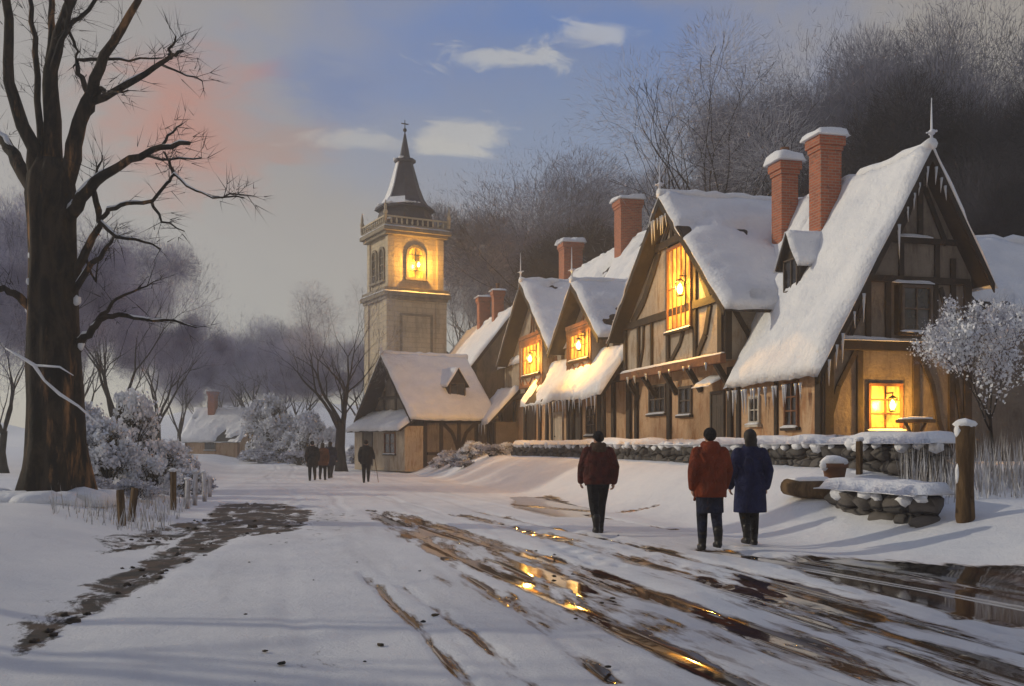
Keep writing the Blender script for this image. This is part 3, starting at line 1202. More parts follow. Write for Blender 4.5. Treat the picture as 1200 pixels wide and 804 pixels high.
icicles(h1, (-.62, .0, zz(3.1)), (-.62, 4.4, zz(3.1)), 15, .25, .75, 3)
icicles(h1, (1.75, -.53, zz(7.0)), (2.8, -.53, zz(8.9)), 5, .4, 1.1, 5)
icicles(h1, (-.35, -.53, zz(3.35)), (.9, -.53, zz(5.5)), 5, .35, .9, 6)
icicles(h1, (2.95, -.53, zz(8.9)), (3.4, -.53, zz(8.1)), 3, .4, .9, 7)
chimney(h1, 2.2, 3.5, zz(7.2), zz(10.75), .70, .66, 0, 3, .3)
chimney(h1, 2.35, 6.15, zz(7.2), zz(10.75), .6, .66, 1, 4, .28)
mb = MB()
fd = Fr((.95, 0, 0), (0, 1, 0), (-1, 0, 0))
dormer(h1, fd, 3.25, zz(6.0), .95, 1.05, 1.3, .75, 2)
finial(h1, (AP, -.5, zz(ZA + .05)), 1.3)
# annex behind the gable
mb = MB()
gable_prism(mb, 'x', 4.5, 12.5, [(.9, zz(.3)), (5.2, zz(.3)), (5.2, zz(5.4)), (3.05, zz(7.5)), (.9, zz(5.4))])
wall_mesh(h1, mb, 'plaster_grey', name='annex_wall')
gable_roof(h1, 'x', 4.52, 12.8, 3.05, zz(7.75), .55, zz(5.3), 5.5, zz(5.3), .15, 8, .2, boards=False)

# ---- 2 the house with the big central gable
h2 = empty('gabled_house', street(0, 4.8, GB), RZ)
tag(h2, 'house with a jettied upper floor and one wide gable lit by a tall slatted window', 'house')
Y2 = 4.8


def yy2(s): return s - Y2


mb = MB()
mb.box(0, 9, .02, yy2(13.4), zz(.3), zz(4.2))
wall_mesh(h2, mb, 'plaster_peach')
mb = MB()
gable_prism(mb, 'x', -.45, 9.5, [(.05, zz(4.2)), (yy2(13.4), zz(4.2)), (yy2(13.4), zz(5.95)), (yy2(8.75), zz(9.75)), (.05, zz(6.0))])
wall_mesh(h2, mb, 'plaster', name='upper_wall')
gable_roof(h2, 'x', -.95, 10, yy2(8.75), zz(10.1), yy2(3.75), zz(5.65), yy2(14.0), zz(5.7), .16, 11, .2, .1, .16)
f2 = Fr((-.45, -Y2, 0), (0, 1, 0), (-1, 0, 0))   # a is the distance along the street
g2 = Fr((0, -Y2, 0), (0, 1, 0), (-1, 0, 0))
s2 = Fr((-.45, .05, 0), (1, 0, 0), (0, -1, 0))
mb = MB()
f2.box(mb, 4.75, 13.45, zz(6.0), zz(6.26), 0, .12)
f2.box(mb, 7.2, 10.1, zz(8.45), zz(8.72), 0, .12)
for a, z0_, z1_, w_ in ((13.3, 4.4, 6.0, .26), (11.9, 4.4, 6.0, .18), (9.1, 4.4, 8.45, .24), (6.85, 4.4, 8.2, .24), (5.0, 4.4, 6.0, .3), (8.75, 8.72, 9.6, .2), (10.6, 4.4, 6.0, .14)):
    f2.bar(mb, a, zz(z0_), a, zz(z1_), w_, 0, .09)
f2.curve(mb, [(12.6, zz(6.2)), (11.4, zz(6.9)), (10.4, zz(7.9)), (9.9, zz(8.5))], .34)
f2.curve(mb, [(5.8, zz(6.2)), (6.3, zz(6.9)), (6.75, zz(7.7))], .28)
f2.curve(mb, [(9.5, zz(8.7)), (9.2, zz(9.0)), (8.9, zz(9.5))], .2)
f2.curve(mb, [(8.0, zz(8.7)), (8.35, zz(9.0)), (8.65, zz(9.5))], .2)
f2.curve(mb, [(6.75, zz(4.45)), (6.1, zz(5.1)), (5.75, zz(6.0))], .26)
f2.curve(mb, [(11.8, zz(4.45)), (11.5, zz(5.1)), (11.4, zz(6.0))], .14)
f2.curve(mb, [(8.9, zz(4.45)), (8.1, zz(5.0)), (7.8, zz(5.45))], .18)
# side of the jettied floor that shows above the next roof
s2.box(mb, 0, 1.2, zz(5.85), zz(6.1), 0, .12)
for a in (.12,): s2.bar(mb, a, zz(4.2), a, zz(5.85), .22, 0, .09)
s2.curve(mb, [(.3, zz(5.8)), (.8, zz(5.0)), (1.0, zz(4.3))], .16)
# ground floor posts
for a in (13.25, 10.05, 5.25): g2.bar(mb, a, zz(.6), a, zz(4.0), .28, 0, .1)
mb.build('timber_frame', M['timber'], h2, bevel=.012)
mb = MB()
f2.box(mb, 4.7, 13.5, zz(4.08), zz(4.36), .0, .2)
mb.build('jetty_beam', M['timber_brown'], h2, bevel=.02)
mb = MB()
snow_slab(mb, f2.p(4.7, zz(4.36), .2), f2.p(13.5, zz(4.36), .2), f2.p(4.7, zz(4.38), .06), f2.p(13.5, zz(4.38), .06), .07, 5, .03, 0, .14)
mb.build('snow', M['snow'], h2)
for a in (13.1, 11.4, 9.4, 7.4, 5.3):
    mb = MB()
    mb.beam((-.02, yy2(a), zz(3.35)), (-.5, yy2(a), zz(4.1)), (0, 1, 0), .16, -.08, .08)
    mb.build('jetty_bracket', M['timber'], h2)
window(h2, f2, 6.98, 8.98, zz(5.45), zz(8.35), 5, 2, True, 'timber_brown', .1, True, 'tall lit window of narrow slats', .09)
added_lantern(h2, f2.p(7.4, zz(6.75), .34), f2.n, 620, .2)
window(h2, g2, 10.36, 11.99, zz(2.72), zz(3.8), 3, 2)
window(h2, g2, 8.14, 9.21, zz(2.6), zz(3.6), 2, 2)
door(h2, g2, 5.75, 6.55, zz(1.0), zz(3.2))
mb = MB()
snow_slab(mb, g2.p(5.5, zz(3.45), .6), g2.p(6.8, zz(3.45), .6), g2.p(5.5, zz(3.75), .0), g2.p(6.8, zz(3.75), .0), .1, 9, .05, .04, .12)
mb.build('porch_hood', M['snow'], h2)
icicles(h2, (-1.0, yy2(8.0), zz(9.3)), (-1.0, yy2(9.5), zz(9.3)), 6, .4, 1.1, 9)
icicles(h2, (-.68, yy2(5), zz(4.08)), (-.68, yy2(13), zz(4.08)), 8, .1, .3, 19)
finial(h2, (-.95, yy2(8.75), zz(10.2)), 1.1)

# ---- 3 the house with two lit gables and a long roof behind
Y3 = 13.6
h3 = empty('gabled_house', street(0, Y3, GB), RZ)
tag(h3, 'house with two small gables side by side, both lit, over an icicled pent roof', 'house')


def yy3(s): return s - Y3


mb = MB()
mb.box(.02, 8.5, .02, yy3(36.5), zz(.3), zz(4.4))
wall_mesh(h3, mb, 'plaster_peach')
mb = MB()
mb.box(.3, 8.5, .02, yy3(36.4), zz(4.4), zz(6.6))
gable_prism(mb, 'x', 0, 4.5, [(yy3(16.1), zz(4.4)), (yy3(22.9), zz(4.4)), (yy3(22.9), zz(6.1)), (yy3(19.4), zz(8.5)), (yy3(16.1), zz(6.1))])
gable_prism(mb, 'x', -.001, 4.5, [(yy3(23.5), zz(4.4)), (yy3(33.4), zz(4.4)), (yy3(33.4), zz(6.5)), (yy3(28.5), zz(9.9)), (yy3(23.5), zz(6.5))])
wall_mesh(h3, mb, 'plaster', name='upper_wall')
gable_roof(h3, 'y', 5.2, yy3(36.6), 4.4, zz(12.0), -.05, zz(6.3), 8.9, zz(6.3), .16, 21, .2, boards=False)
gable_roof(h3, 'x', -.75, 4.2, yy3(19.4), zz(8.85), yy3(15.7), zz(6.05), yy3(23.15), zz(6.05), .15, 23, .19)
gable_roof(h3, 'x', -.75, 4.2, yy3(28.5), zz(10.3), yy3(23.15), zz(6.3), yy3(34.0), zz(6.3), .15, 25, .19)
f3 = Fr((0, -Y3, 0), (0, 1, 0), (-1, 0, 0))
for (c, hw, zb, zt, win0, win1, wz0, wz1, zap) in ((18.8, 1.75, 4.7, 6.8, 17.3, 20.0, 5.35, 6.55, 8.85), (26.9, 2.3, 4.6, 7.2, 25.0, 28.4, 5.25, 6.85, 10.3)):
    mb = MB()
    f3.box(mb, c - hw, c + hw, zz(zb), zz(zt), .01, .6)
    wall_mesh(h3, mb, 'plaster', name='bay_window')
    fb = Fr((-.6, -Y3, 0), (0, 1, 0), (-1, 0, 0))
    sb = Fr((-.6, -Y3 + c - hw, 0), (1, 0, 0), (0, -1, 0))
    mb = MB()
    for h_ in (zb, wz0 - .14, wz1, zt - .2): fb.box(mb, c - hw, c + hw, zz(h_), zz(h_) + .15, 0, .07)
    for a in (c - hw + .1, win0 - .12, win1 + .12, c + hw - .1): fb.bar(mb, a, zz(zb), a, zz(zt), .17, 0, .05)
    n = 5
    for i in range(n):
        a0, a1 = c - hw + .1 + (2 * hw - .2) * i / n, c - hw + .1 + (2 * hw - .2) * (i + 1) / n
        (fb.bar(mb, a0, zz(zb + .1), a1, zz(wz0 - .1), .1, 0, .045) if i % 2 else fb.bar(mb, a1, zz(zb + .1), a0, zz(wz0 - .1), .1, 0, .045))
    for h_ in (zb, zt - .2): sb.box(mb, 0, .58, zz(h_), zz(h_) + .16, 0, .05)
    # the gable above
    f3.box(mb, c - hw, c + hw + .2, zz(zt) + .003, zz(zt) + .2, 0, .64)
    ga = 19.4 if c < 25 else 28.5
    f3.bar(mb, ga, zz(zt) + .2, ga, zz(zap) - .45, .18)
    f3.curve(mb, [(ga - 1.1, zz(zt) + .2), (ga - .5, zz(zt) + .6), (ga - .1, zz(zap) - .75)], .16)
    f3.curve(mb, [(ga + 1.1, zz(zt) + .2), (ga + .5, zz(zt) + .6), (ga + .1, zz(zap) - .75)], .16)
    for a in (c - hw - .35, c + hw + .9): f3.bar(mb, a, zz(zb - .3), a, zz(6.0), .2)
    mb.build('timber_frame', M['timber_brown'], h3, bevel=.01)
    window(h3, fb, win0, win1, zz(wz0), zz(wz1), 5, 2, True, 'timber_brown', .09, True, 'lit bay window of small panes')
    added_lantern(h3, fb.p((win0 + win1) / 2 - .7, zz((wz0 + wz1) / 2) - .05, .30), fb.n, 480 if c < 25 else 680, .2)
    finial(h3, (-.75, yy3(ga), zz(zap) + .1), 1.5)
mb = MB()
for a, w_ in ((35.9, .3), (32.6, .4), (27.2, .34), (24.8, .3), (22.2, .3), (17.6, .5), (15.9, .32), (14.1, .4)): f3.bar(mb, a, zz(.6), a, zz(4.2), w_, 0, .1)
f3.box(mb, 13.7, 36.4, zz(4.15), zz(4.45), .003, .14)
f3.box(mb, 13.7, 17.7, zz(6.0), zz(6.2), -.3, -.2)
mb.build('timber_frame', M['timber'], h3, bevel=.012)
door(h3, f3, 28.2, 30.4, zz(1.0), zz(3.9), 'door_dark', 'wide dark double door')
door(h3, f3, 23.2, 24.5, zz(1.0), zz(3.1), 'door_pale', 'pale door with a round knocker')
door(h3, f3, 20.3, 21.7, zz(1.0), zz(3.4))
window(h3, f3, 18.3, 19.5, zz(2.0), zz(3.3), 2, 3)
mb = MB()
slope_board(mb, (-1.3, .15, zz(3.62)), (-1.3, yy3(26.2), zz(3.62)), (.0, .15, zz(5.5)), (.0, yy3(26.2), zz(5.5)), .12)
pr = mb.build('pent_roof', M['roof'], h3)
mb = MB()
snow_slab(mb, (-1.32, .1, zz(3.62)), (-1.32, yy3(26.25), zz(3.62)), (.0, .1, zz(5.55)), (.0, yy3(26.25), zz(5.55)), .2, 31, .22, .12)
mb.build('snow', M['snow'], pr)
for a in (13.95, 17.9, 22.0, 26.0):
    mb = MB()
    mb.tube([(-1.15, yy3(a), zz(.6)), (-1.15, yy3(a), zz(3.75))], [.1, .09], 6)
    mb.build('porch_post', M['timber'], h3)
icicles(h3, (-1.45, .3, zz(3.45)), (-1.45, yy3(25), zz(3.45)), 22, .3, 1.1, 12)
# lean-to at the far end
mb = MB()
mb.box(-1.3, .0, yy3(31.9), yy3(36.0), zz(.3), zz(2.9))
wall_mesh(h3, mb, 'plaster_grey', name='lean_to_wall')
mb = MB()
slope_board(mb, (-1.8, yy3(31.5), zz(2.85)), (-1.8, yy3(36.3), zz(2.85)), (.0, yy3(31.5), zz(4.75)), (.0, yy3(36.3), zz(4.75)), .12)
pr = mb.build('lean_to_roof', M['roof'], h3)
mb = MB()
snow_slab(mb, (-1.82, yy3(31.4), zz(2.85)), (-1.82, yy3(36.4), zz(2.85)), (.0, yy3(31.4), zz(4.8)), (.0, yy3(36.4), zz(4.8)), .26, 33, .25, .12)
mb.build('snow', M['snow'], pr)
fl = Fr((-1.3, -Y3, 0), (0, 1, 0), (-1, 0, 0))
for a in (32.1, 33.2, 34.5, 35.8):
    mb = MB()
    fl.bar(mb, a, zz(.6), a, zz(2.85), .3, .0, .1)
    mb.build('lean_to_post', M['timber'], h3)
icicles(h3, (-2.0, yy3(31.7), zz(2.7)), (-2.0, yy3(36.2), zz(2.7)), 7, .3, .9, 14)
chimney(h3, 4.3, yy3(35.6), zz(10.9), zz(14.0), 1.2, 1.1, 0, 9, .3)
chimney(h3, 4.2, yy3(25.4), zz(10.9), zz(14.2), 1.15, 1.0, 0, 10, .3)

# ---- 4 the long row behind, its roof stepping down to the tower
Y4 = 38.6
h4 = empty('row_house', street(0, Y4, GB), RZ)
tag(h4, 'long low row house with a plain snow roof and small chimneys, near the church tower', 'house')
mb = MB()
gable_prism(mb, 'y', 0, 15, [(-1.0, zz(.3)), (5.2, zz(.3)), (5.2, zz(6.2)), (1.5, zz(9.9)), (-1.0, zz(6.8))])
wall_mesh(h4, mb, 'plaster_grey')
gable_roof(h4, 'y', -.4, 15.4, 1.4, zz(10.2), -1.7, zz(6.2), 5.8, zz(5.9), .15, 41, .2)
f4 = Fr((-1.0, 0, 0), (0, 1, 0), (-1, 0, 0))
mb = MB()
for a in (.3, 2.6, 5.0, 7.6, 10.2, 12.6, 14.7): f4.bar(mb, a, zz(.6), a, zz(6.3), .26)
f4.box(mb, 0, 15, zz(4.1), zz(4.4), 0, .12)
mb.build('timber_frame', M['timber'], h4)
for a in (1.0, 3.3, 6.0, 8.5): window(h4, f4, a, a + 1.1, zz(4.7), zz(5.9), 2, 2)
chimney(h4, 1.3, 8.4, zz(9.4), zz(12.2), .8, .8, 0, 42, .16)
chimney(h4, 1.3, 3.9, zz(9.4), zz(12.0), .7, .7, 1, 43, .16)

# ---- 5 the timbered cottage in front of the tower, turned towards the road
C5 = Vector((-5.0, 56.0, 0))
g5 = ground_z(C5.x, C5.y) - .25
A5 = math.radians(32)
h5 = empty('timbered_cottage', (C5.x, C5.y, g5), A5)
h5.scale = (.88, .88, .88)
tag(h5, 'small timbered cottage with one dormer, standing in front of the church tower', 'cottage')


def z5(z): return z - g5


mb = MB()
gable_prism(mb, 'x', 0, 5.0, [(0, z5(.1)), (8, z5(.1)), (8, z5(3.7)), (4, z5(7.45)), (0, z5(3.7))])
wall_mesh(h5, mb, 'plaster_grey')
gable_roof(h5, 'x', -1.1, 5.4, 4, z5(7.8), -.5, z5(3.45), 8.5, z5(3.45), .14, 51, .2, .1)
mb = MB()
mb.box(-1.3, 0, .0, 8.0, z5(.1), z5(3.0))
wall_mesh(h5, mb, 'plaster', name='porch_wall')
mb = MB()
slope_board(mb, (-1.8, -.3, z5(2.75)), (-1.8, 8.3, z5(2.75)), (.0, -.3, z5(3.9)), (.0, 8.3, z5(3.9)), .12)
pr = mb.build('porch_roof', M['roof'], h5)
mb = MB()
snow_slab(mb, (-1.82, -.35, z5(2.75)), (-1.82, 8.35, z5(2.75)), (.0, -.35, z5(3.95)), (.0, 8.35, z5(3.95)), .24, 53, .2, .08)
mb.build('snow', M['snow'], pr)
f5 = Fr((-1.3, 0, 0), (0, 1, 0), (-1, 0, 0))
g5f = Fr((0, 0, 0), (0, 1, 0), (-1, 0, 0))
s5 = Fr((0, 0, 0), (1, 0, 0), (0, -1, 0))
door(h5, f5, 5.0, 6.4, z5(.4), z5(2.7))
window(h5, f5, 1.3, 3.0, z5(1.2), z5(2.6), 2, 2, False, 'timber_brown')
mb = MB()
for a in (.15, 1.3, 2.6, 3.9, 4.85): s5.bar(mb, a, z5(.3), a, z5(3.6), .24)
s5.box(mb, 0, 5.0, z5(3.2), z5(3.55), 0, .14)
s5.box(mb, .3, 4.9, z5(1.15), z5(1.32), 0, .1)
s5.curve(mb, [(1.4, z5(3.2)), (2.1, z5(2.6)), (2.55, z5(1.5))], .22)
s5.curve(mb, [(3.8, z5(3.2)), (3.15, z5(2.6)), (2.7, z5(1.5))], .22)
for a in (2.2, 4.0, 5.8): g5f.bar(mb, a, z5(3.9), a, z5(3.9 + 3.3 - abs(a - 4) * .95), .2)
g5f.box(mb, 1.2, 6.8, z5(4.9), z5(5.1), 0, .09)
mb.build('timber_frame', M['timber'], h5)
fd = Fr((0, .95, 0), (1, 0, 0), (0, -1, 0))
dormer(h5, fd, 3.0, z5(4.75), 1.3, 1.15, 2.4, .95, 7)
finial(h5, (-1.1, 4, z5(7.9)), 1.1)

# ---- 6 church tower
gt = ground_z(-9.38, 75)
tw = empty('church_tower', (-9.38, 75.0, gt), math.radians(28))
tag(tw, 'tall square stone church tower with a dark snow flecked spire and lit belfry', 'church tower')
WT = 4.7


def zt_(z): return z - gt


mb = MB()
mb.box(0, WT, 0, WT, -.6, zt_(13.0))
for (x, y) in ((0, 0), (WT, 0), (0, WT), (WT, WT)):     # corner buttress strips
    x0, x1 = (x - .12, x + .75) if x == 0 else (x - .75, x + .12)
    y0, y1 = (y - .12, y + .75) if y == 0 else (y - .75, y + .12)
    mb.box(x0, x1, y0, y1, -.6, zt_(12.6))
wall_mesh(tw, mb, 'ashlar', name='shaft')
mb = MB()
mb.box(.18, WT - .18, .18, WT - .18, zt_(13.5), zt_(17.6))
for (x, y) in ((0, 0), (1, 0), (0, 1), (1, 1)):
    cx, cy = (.32 if x == 0 else WT - .32), (.32 if y == 0 else WT - .32)
    mb.box(cx - .26, cx + .26, cy - .26, cy + .26, zt_(13.5), zt_(17.45))
wall_mesh(tw, mb, 'ashlar', name='belfry')
for lev in (((.22, 12.6, 12.85), (.4, 12.85, 13.15), (.28, 13.15, 13.5)), ((.2, 17.5, 17.75), (.42, 17.75, 18.05), (.3, 18.05, 18.3))):
    mb = MB()
    for (o, za, zb_) in lev: mb.box(-o, WT + o, -o, WT + o, zt_(za), zt_(zb_))
    mb.build('cornice', M['ashlar_dark'], tw, bevel=.03)
mb = MB()
for sx in (0, 1):
    for k in range(13):
        a = -.2 + (WT + .4) * k / 12
        for (x, y) in ((a, -.25 if sx == 0 else WT + .25), (-.25 if sx == 0 else WT + .25, a)):
            mb.lathe([(.05, zt_(18.3)), (.09, zt_(18.45)), (.05, zt_(18.75))], 6, (x, y))
    e = -.25 if sx == 0 else WT + .25
    mb.box(-.33, WT + .33, e - .08, e + .08, zt_(18.75), zt_(18.86))
    mb.box(e - .08, e + .08, -.33, WT + .33, zt_(18.751), zt_(18.861))
mb.build('balustrade', M['ashlar'], tw)
for (x, y) in ((-.25, -.25), (WT + .25, -.25), (-.25, WT + .25), (WT + .25, WT + .25)):
    mb = MB()
    mb.lathe([(.13, zt_(18.3)), (.15, zt_(19.0)), (.2, zt_(19.05)), (.1, zt_(19.3)), (.13, zt_(19.45)), (.02, zt_(20.0))], 8, (x, y))
    mb.build('pinnacle', M['ashlar'], tw)
for o, zc in ((.42, 13.16), (.42, 18.06)):
    for (x0, x1, y0, y1) in ((-o, WT + o, -o, 0.1), (-o, 0.1, -o, WT + o)):
        mb = MB()
        snow_slab(mb, (x0, y0, zt_(zc) + .002), (x1, y0, zt_(zc) + .002), (x0, y1, zt_(zc) + .003), (x1, y1, zt_(zc) + .003), .13, int(zc), .05, 0, .2)
        mb.build('snow', M['snow'], tw)
c = WT / 2
mb = MB()
q = PI / 8
mb.lathe([(2.15, zt_(18.3)), (2.2, zt_(18.9)), (2.1, zt_(19.5)), (1.95, zt_(19.9)), (2.4, zt_(19.92)), (2.3, zt_(20.08)), (1.75, zt_(20.5)), (1.5, zt_(20.9)), (1.15, zt_(21.8)), (.85, zt_(22.9)), (.62, zt_(23.7)), (.85, zt_(23.75)), (.85, zt_(23.95)),
          (.42, zt_(24.1)), (.26, zt_(25.0)), (.07, zt_(26.0))], 8, (c, c), False, q)
sp = mb.build('spire', M['slate'], tw)
mb = MB()                                                # snow caught on the windward sides and ledges of the spire
for k in (2, 3, 4):
    a0, a1 = 2 * PI * k / 8 + q - .02, 2 * PI * (k + 1) / 8 + q + .02
    prof = [(2.3, 20.12), (1.78, 20.55), (1.53, 20.95), (1.2, 21.8), (.9, 22.9), (.66, 23.7)] if k != 4 else [(2.3, 20.12), (1.78, 20.55), (1.66, 20.75)]
    vs = []
    for r_, z_ in prof:
        for a in (a0, a1): vs.append((c + (r_ + .06) * math.cos(a), c + (r_ + .06) * math.sin(a), zt_(z_)))
        for a in (a0, a1): vs.append((c + (r_ - .1) * math.cos(a), c + (r_ - .1) * math.sin(a), zt_(z_)))
    fs = []
    for i in range(len(prof) - 1):
        b_ = i * 4
        fs += [(b_, b_ + 1, b_ + 5, b_ + 4), (b_ + 2, b_ + 6, b_ + 7, b_ + 3), (b_, b_ + 4, b_ + 6, b_ + 2), (b_ + 1, b_ + 3, b_ + 7, b_ + 5)]
    fs += [(0, 2, 3, 1), (len(vs) - 4, len(vs) - 3, len(vs) - 1, len(vs) - 2)]
    mb.add(vs, fs)
mb.build('snow', M['snow'], sp)
mb = MB()
for k in range(22):
    a = rnd.uniform(1.8, 5.2)
    zq = rnd.choice((20.2, 20.2, 20.25, 23.98, 18.95))
    r_ = {20.2: 2.1, 20.25: 1.85, 23.98: .7, 18.95: 2.2}[zq]
    mb.lump((c + r_ * math.cos(a), c + r_ * math.sin(a), zt_(zq)), rnd.uniform(.12, .26), k, 1, .4, (1.2, 1.2, .55))
mb.build('snow', M['snow'], sp)
mb = MB()
mb.tube([(c, c, zt_(25.9)), (c, c, zt_(27.1))], [.05, .03], 6)
mb.lump((c, c, zt_(26.3)), .16, 3, 2, 0)
mb.box(c - .3, c + .3, c - .03, c + .03, zt_(26.75), zt_(26.83))
mb.build('weather_cross', M['iron'], tw)


def arch_poly(fr, a0, a1, h0, h1, o, n=8):
    r_ = (a1 - a0) / 2
    m_ = (a0 + a1) / 2
    return [fr.p(a0, h0, o), fr.p(a1, h0, o)] + [fr.p(m_ + r_ * math.cos(PI * k / n), h1 - r_ + r_ * math.sin(PI * k / n), o) for k in range(n + 1)]


ft = Fr((0, .18, 0), (1, 0, 0), (0, -1, 0))
fs_ = Fr((.18, 0, 0), (0, 1, 0), (-1, 0, 0))


def arched(parent, fr, a0, a1, h0, h1, lit, nm='arched_window'):
    mb = MB()
    r_ = (a1 - a0) / 2 + .1
    m_ = (a0 + a1) / 2
    fr.bar(mb, a0 - .1, h0, a0 - .1, h1 - r_ + .1, .2, 0, .14)
    fr.bar(mb, a1 + .1, h0, a1 + .1, h1 - r_ + .1, .2, 0, .14)
    pts = [(m_ + r_ * math.cos(PI * k / 10), h1 - r_ + .1 + r_ * math.sin(PI * k / 10)) for k in range(11)]
    fr.curve(mb, pts, .2, 0, .14)
    fr.bar(mb, m_, h0, m_, h1 - .05, .08, .012, .08)
    for j in (1, 2, 3): fr.box(mb, a0, a1, h0 + (h1 - h0) * j / 4 - .03, h0 + (h1 - h0) * j / 4 + .03, .013, .07)
    fr.box(mb, a0 - .3, a1 + .3, h0 - .18, h0 - .002, 0, .24)
    w_ = mb.build(nm, M['ashlar_dark'], parent)
    mb = MB()
    mb.prism(arch_poly(fr, a0, a1, h0, h1, .003), fr.n * .006)
    mb.build('pane', M['lit' if lit else 'glass'], w_)
    return w_


w_ = arched(tw, ft, c - .6, c + .6, zt_(14.35), zt_(16.7), True)
w_['label'] = 'lit arched belfry window'
for a in (1.55, 3.15): arched(tw, fs_, a - .42, a + .42, zt_(14.2), zt_(16.6), False)
added_lantern(tw, ft.p(c + .1, zt_(15.35), .36), ft.n, 850, .22)
mb = MB()
fq = Fr((0, 0, 0), (1, 0, 0), (0, -1, 0))
for (a0, a1, h0, h1) in ((1.0, WT - 1.0, 1.0, 11.6),):
    for (x0, x1, y0, y1) in ((a0, a0 + .18, h0, h1), (a1 - .18, a1, h0, h1), (a0 + .18, a1 - .18, h1 - .18, h1)): fq.box(mb, x0, x1, zt_(y0), zt_(y1), 0, .08)
mb.build('wall_moulding', M['ashlar_dark'], tw)

# ---- 7 the far cottage among the trees on the left
p7 = Vector(((247 - 600) / F_PX * 92, 92, 0))
g7 = ground_z(p7.x, p7.y)
h7 = empty('far_cottage', (p7.x, p7.y, g7), math.radians(-12))
tag(h7, 'distant tan cottage with a snow roof among frosted trees', 'cottage')
mb = MB()
gable_prism(mb, 'x', -2.6, 2.9, [(0, -.5), (5, -.5), (5, 1.5), (2.5, 3.9), (0, 1.5)])
wall_mesh(h7, mb, 'plaster_peach')
gable_roof(h7, 'x', -3.0, 3.2, 2.5, 4.1, -.5, 1.15, 5.5, 1.15, .14, 61, .2)
f7 = Fr((0, 0, 0), (1, 0, 0), (0, -1, 0))
mb = MB()
for a in (-2.5, 2.8): f7.bar(mb, a, -.3, a, 1.4, .2)
mb.build('timber_frame', M['timber_brown'], h7)
window(h7, f7, -.6, .5, .35, 1.15, 2, 1)
chimney(h7, -1.0, 2.2, 3.4, 5.9, .7, .7, 0, 62, .18)


# ------------------------------------------------------------------ garden walls, posts, small things by the houses
def stone_wall(name, x, s0, s1, zb, zt, label, cat, seed, th=.45, rough=1.0, bury=.35, mat='stone'):
    root = empty(name, street(x, (s0 + s1) / 2, 0), RZ)
    tag(root, label, cat)
    L_ = s1 - s0
    r = random.Random(seed)
    mb = MB()
    rows = max(2, int((zt - zb + bury) / .24))
    hh = (zt - zb + bury) / rows
    for j in range(rows):
        y = -L_ / 2
        while y < L_ / 2 - .1:
            w_ = min(r.uniform(.28, .72), L_ / 2 - y)
            z = zb - bury + hh * (j + .5)
            mb.lump((r.uniform(-.06, .06), y + w_ / 2, z), .5, r.random() * 40, 2, .55 * rough,
                    (th * 1.15, w_ * 1.12, hh * 1.28))
            y += w_
    mb.build('stones', M[mat], root)
    mb = MB()
    n = int(L_ / .5) + 1
    snow_slab(mb, (-th * .68, -L_ / 2 - .08, zt + .03), (-th * .68, L_ / 2 + .08, zt + .03), (th * .68, -L_ / 2 - .08, zt + .03), (th * .68, L_ / 2 + .08, zt + .03), .17, seed, .22, .05, .16)
    y = -L_ / 2
    while y < L_ / 2:                                   # snow hanging down the stones and drifted against the foot
        mb.lump((-th * .42, y, zt + r.uniform(-.06, .03)), r.uniform(.07, .15), r.random() * 30, 2, .5, (1.0, 1.5, .9))
        if L_ > 5 and r.random() < .5: mb.lump((-th * .6 - .1, y + .2, zb - .12), r.uniform(.12, .26), r.random() * 30, 2, .4, (1.2, 2.2, .7))
        y += r.uniform(.25, .8)
    mb.build('snow', M['snow'], root)
    return root


stone_wall('garden_wall', -3.0, -8.7, 20.5, 1.05, 1.55, 'long dry stone garden wall capped with snow before the houses', 'garden wall', 71)
stone_wall('low_wall', -4.7, -10.6, -8.0, .60, .79, 'short low dry stone wall near the frosted reeds', 'low wall', 72)

p = street(-4.75, -7.35)
lg = empty('fallen_log', (p.x, p.y, ground_z(p.x, p.y) + .12), RZ + .25)
tag(lg, 'brown fallen log lying at the end of the low stone wall', 'log')
mb = MB()
mb.tube([(0, -.75, .0), (.02, -.3, .06), (-.02, .2, .05), (.03, .62, .08)], [.15, .17, .16, .15], 12)
mb.build('trunk', M['wood'], lg)
mb = MB()
mb.tube([(0.02, -.7, .14), (0.05, -.3, .2), (0.0, .2, .19), (.05, .6, .2)], [.05, .09, .08, .04], 8)
mb.build('snow', M['snow'], lg)


def post(name, loc, h, r, label, cat, group=None, lean=(0, 0), seed=0, square=False, snow=True, mat='wood', bury=.2):
    root = empty(name, loc, 0)
    tag(root, label, cat, group)
    mb = MB()
    n = 4 if square else 12
    rr_ = random.Random(seed)
    pts = [(lean[0] * k * h, lean[1] * k * h, -bury + (h + bury) * k) for k in (0, .15, .4, .7, .9, 1)]
    mb.tube(pts, [r * (.72 if k == 0 else 1.0) * (1 + rr_.uniform(-.07, .07)) for k in range(6)], n, not square)
    mb.build('shaft', M[mat], root, bevel=.012 if square else 0)
    if snow:
        mb = MB()
        mb.lump((lean[0] * h, lean[1] * h, h + .02), r * 1.25, seed, 2, .25, (1, 1, .5))
        if r > .1:
            mb.lump((lean[0] * h - r * .8, lean[1] * h, h - .07), r * .6, seed + 1, 2, .3, (.7, 1, 1.3))
        mb.build('snow', M['snow'], root)
        if r > .1:
            mb = MB()
            mb.lump((-r * .9, .0, h * .45), r * .45, seed + 2, 2, .3, (.5, .8, 2.6))
            mb.build('snow', M['snow'], root)
    return root


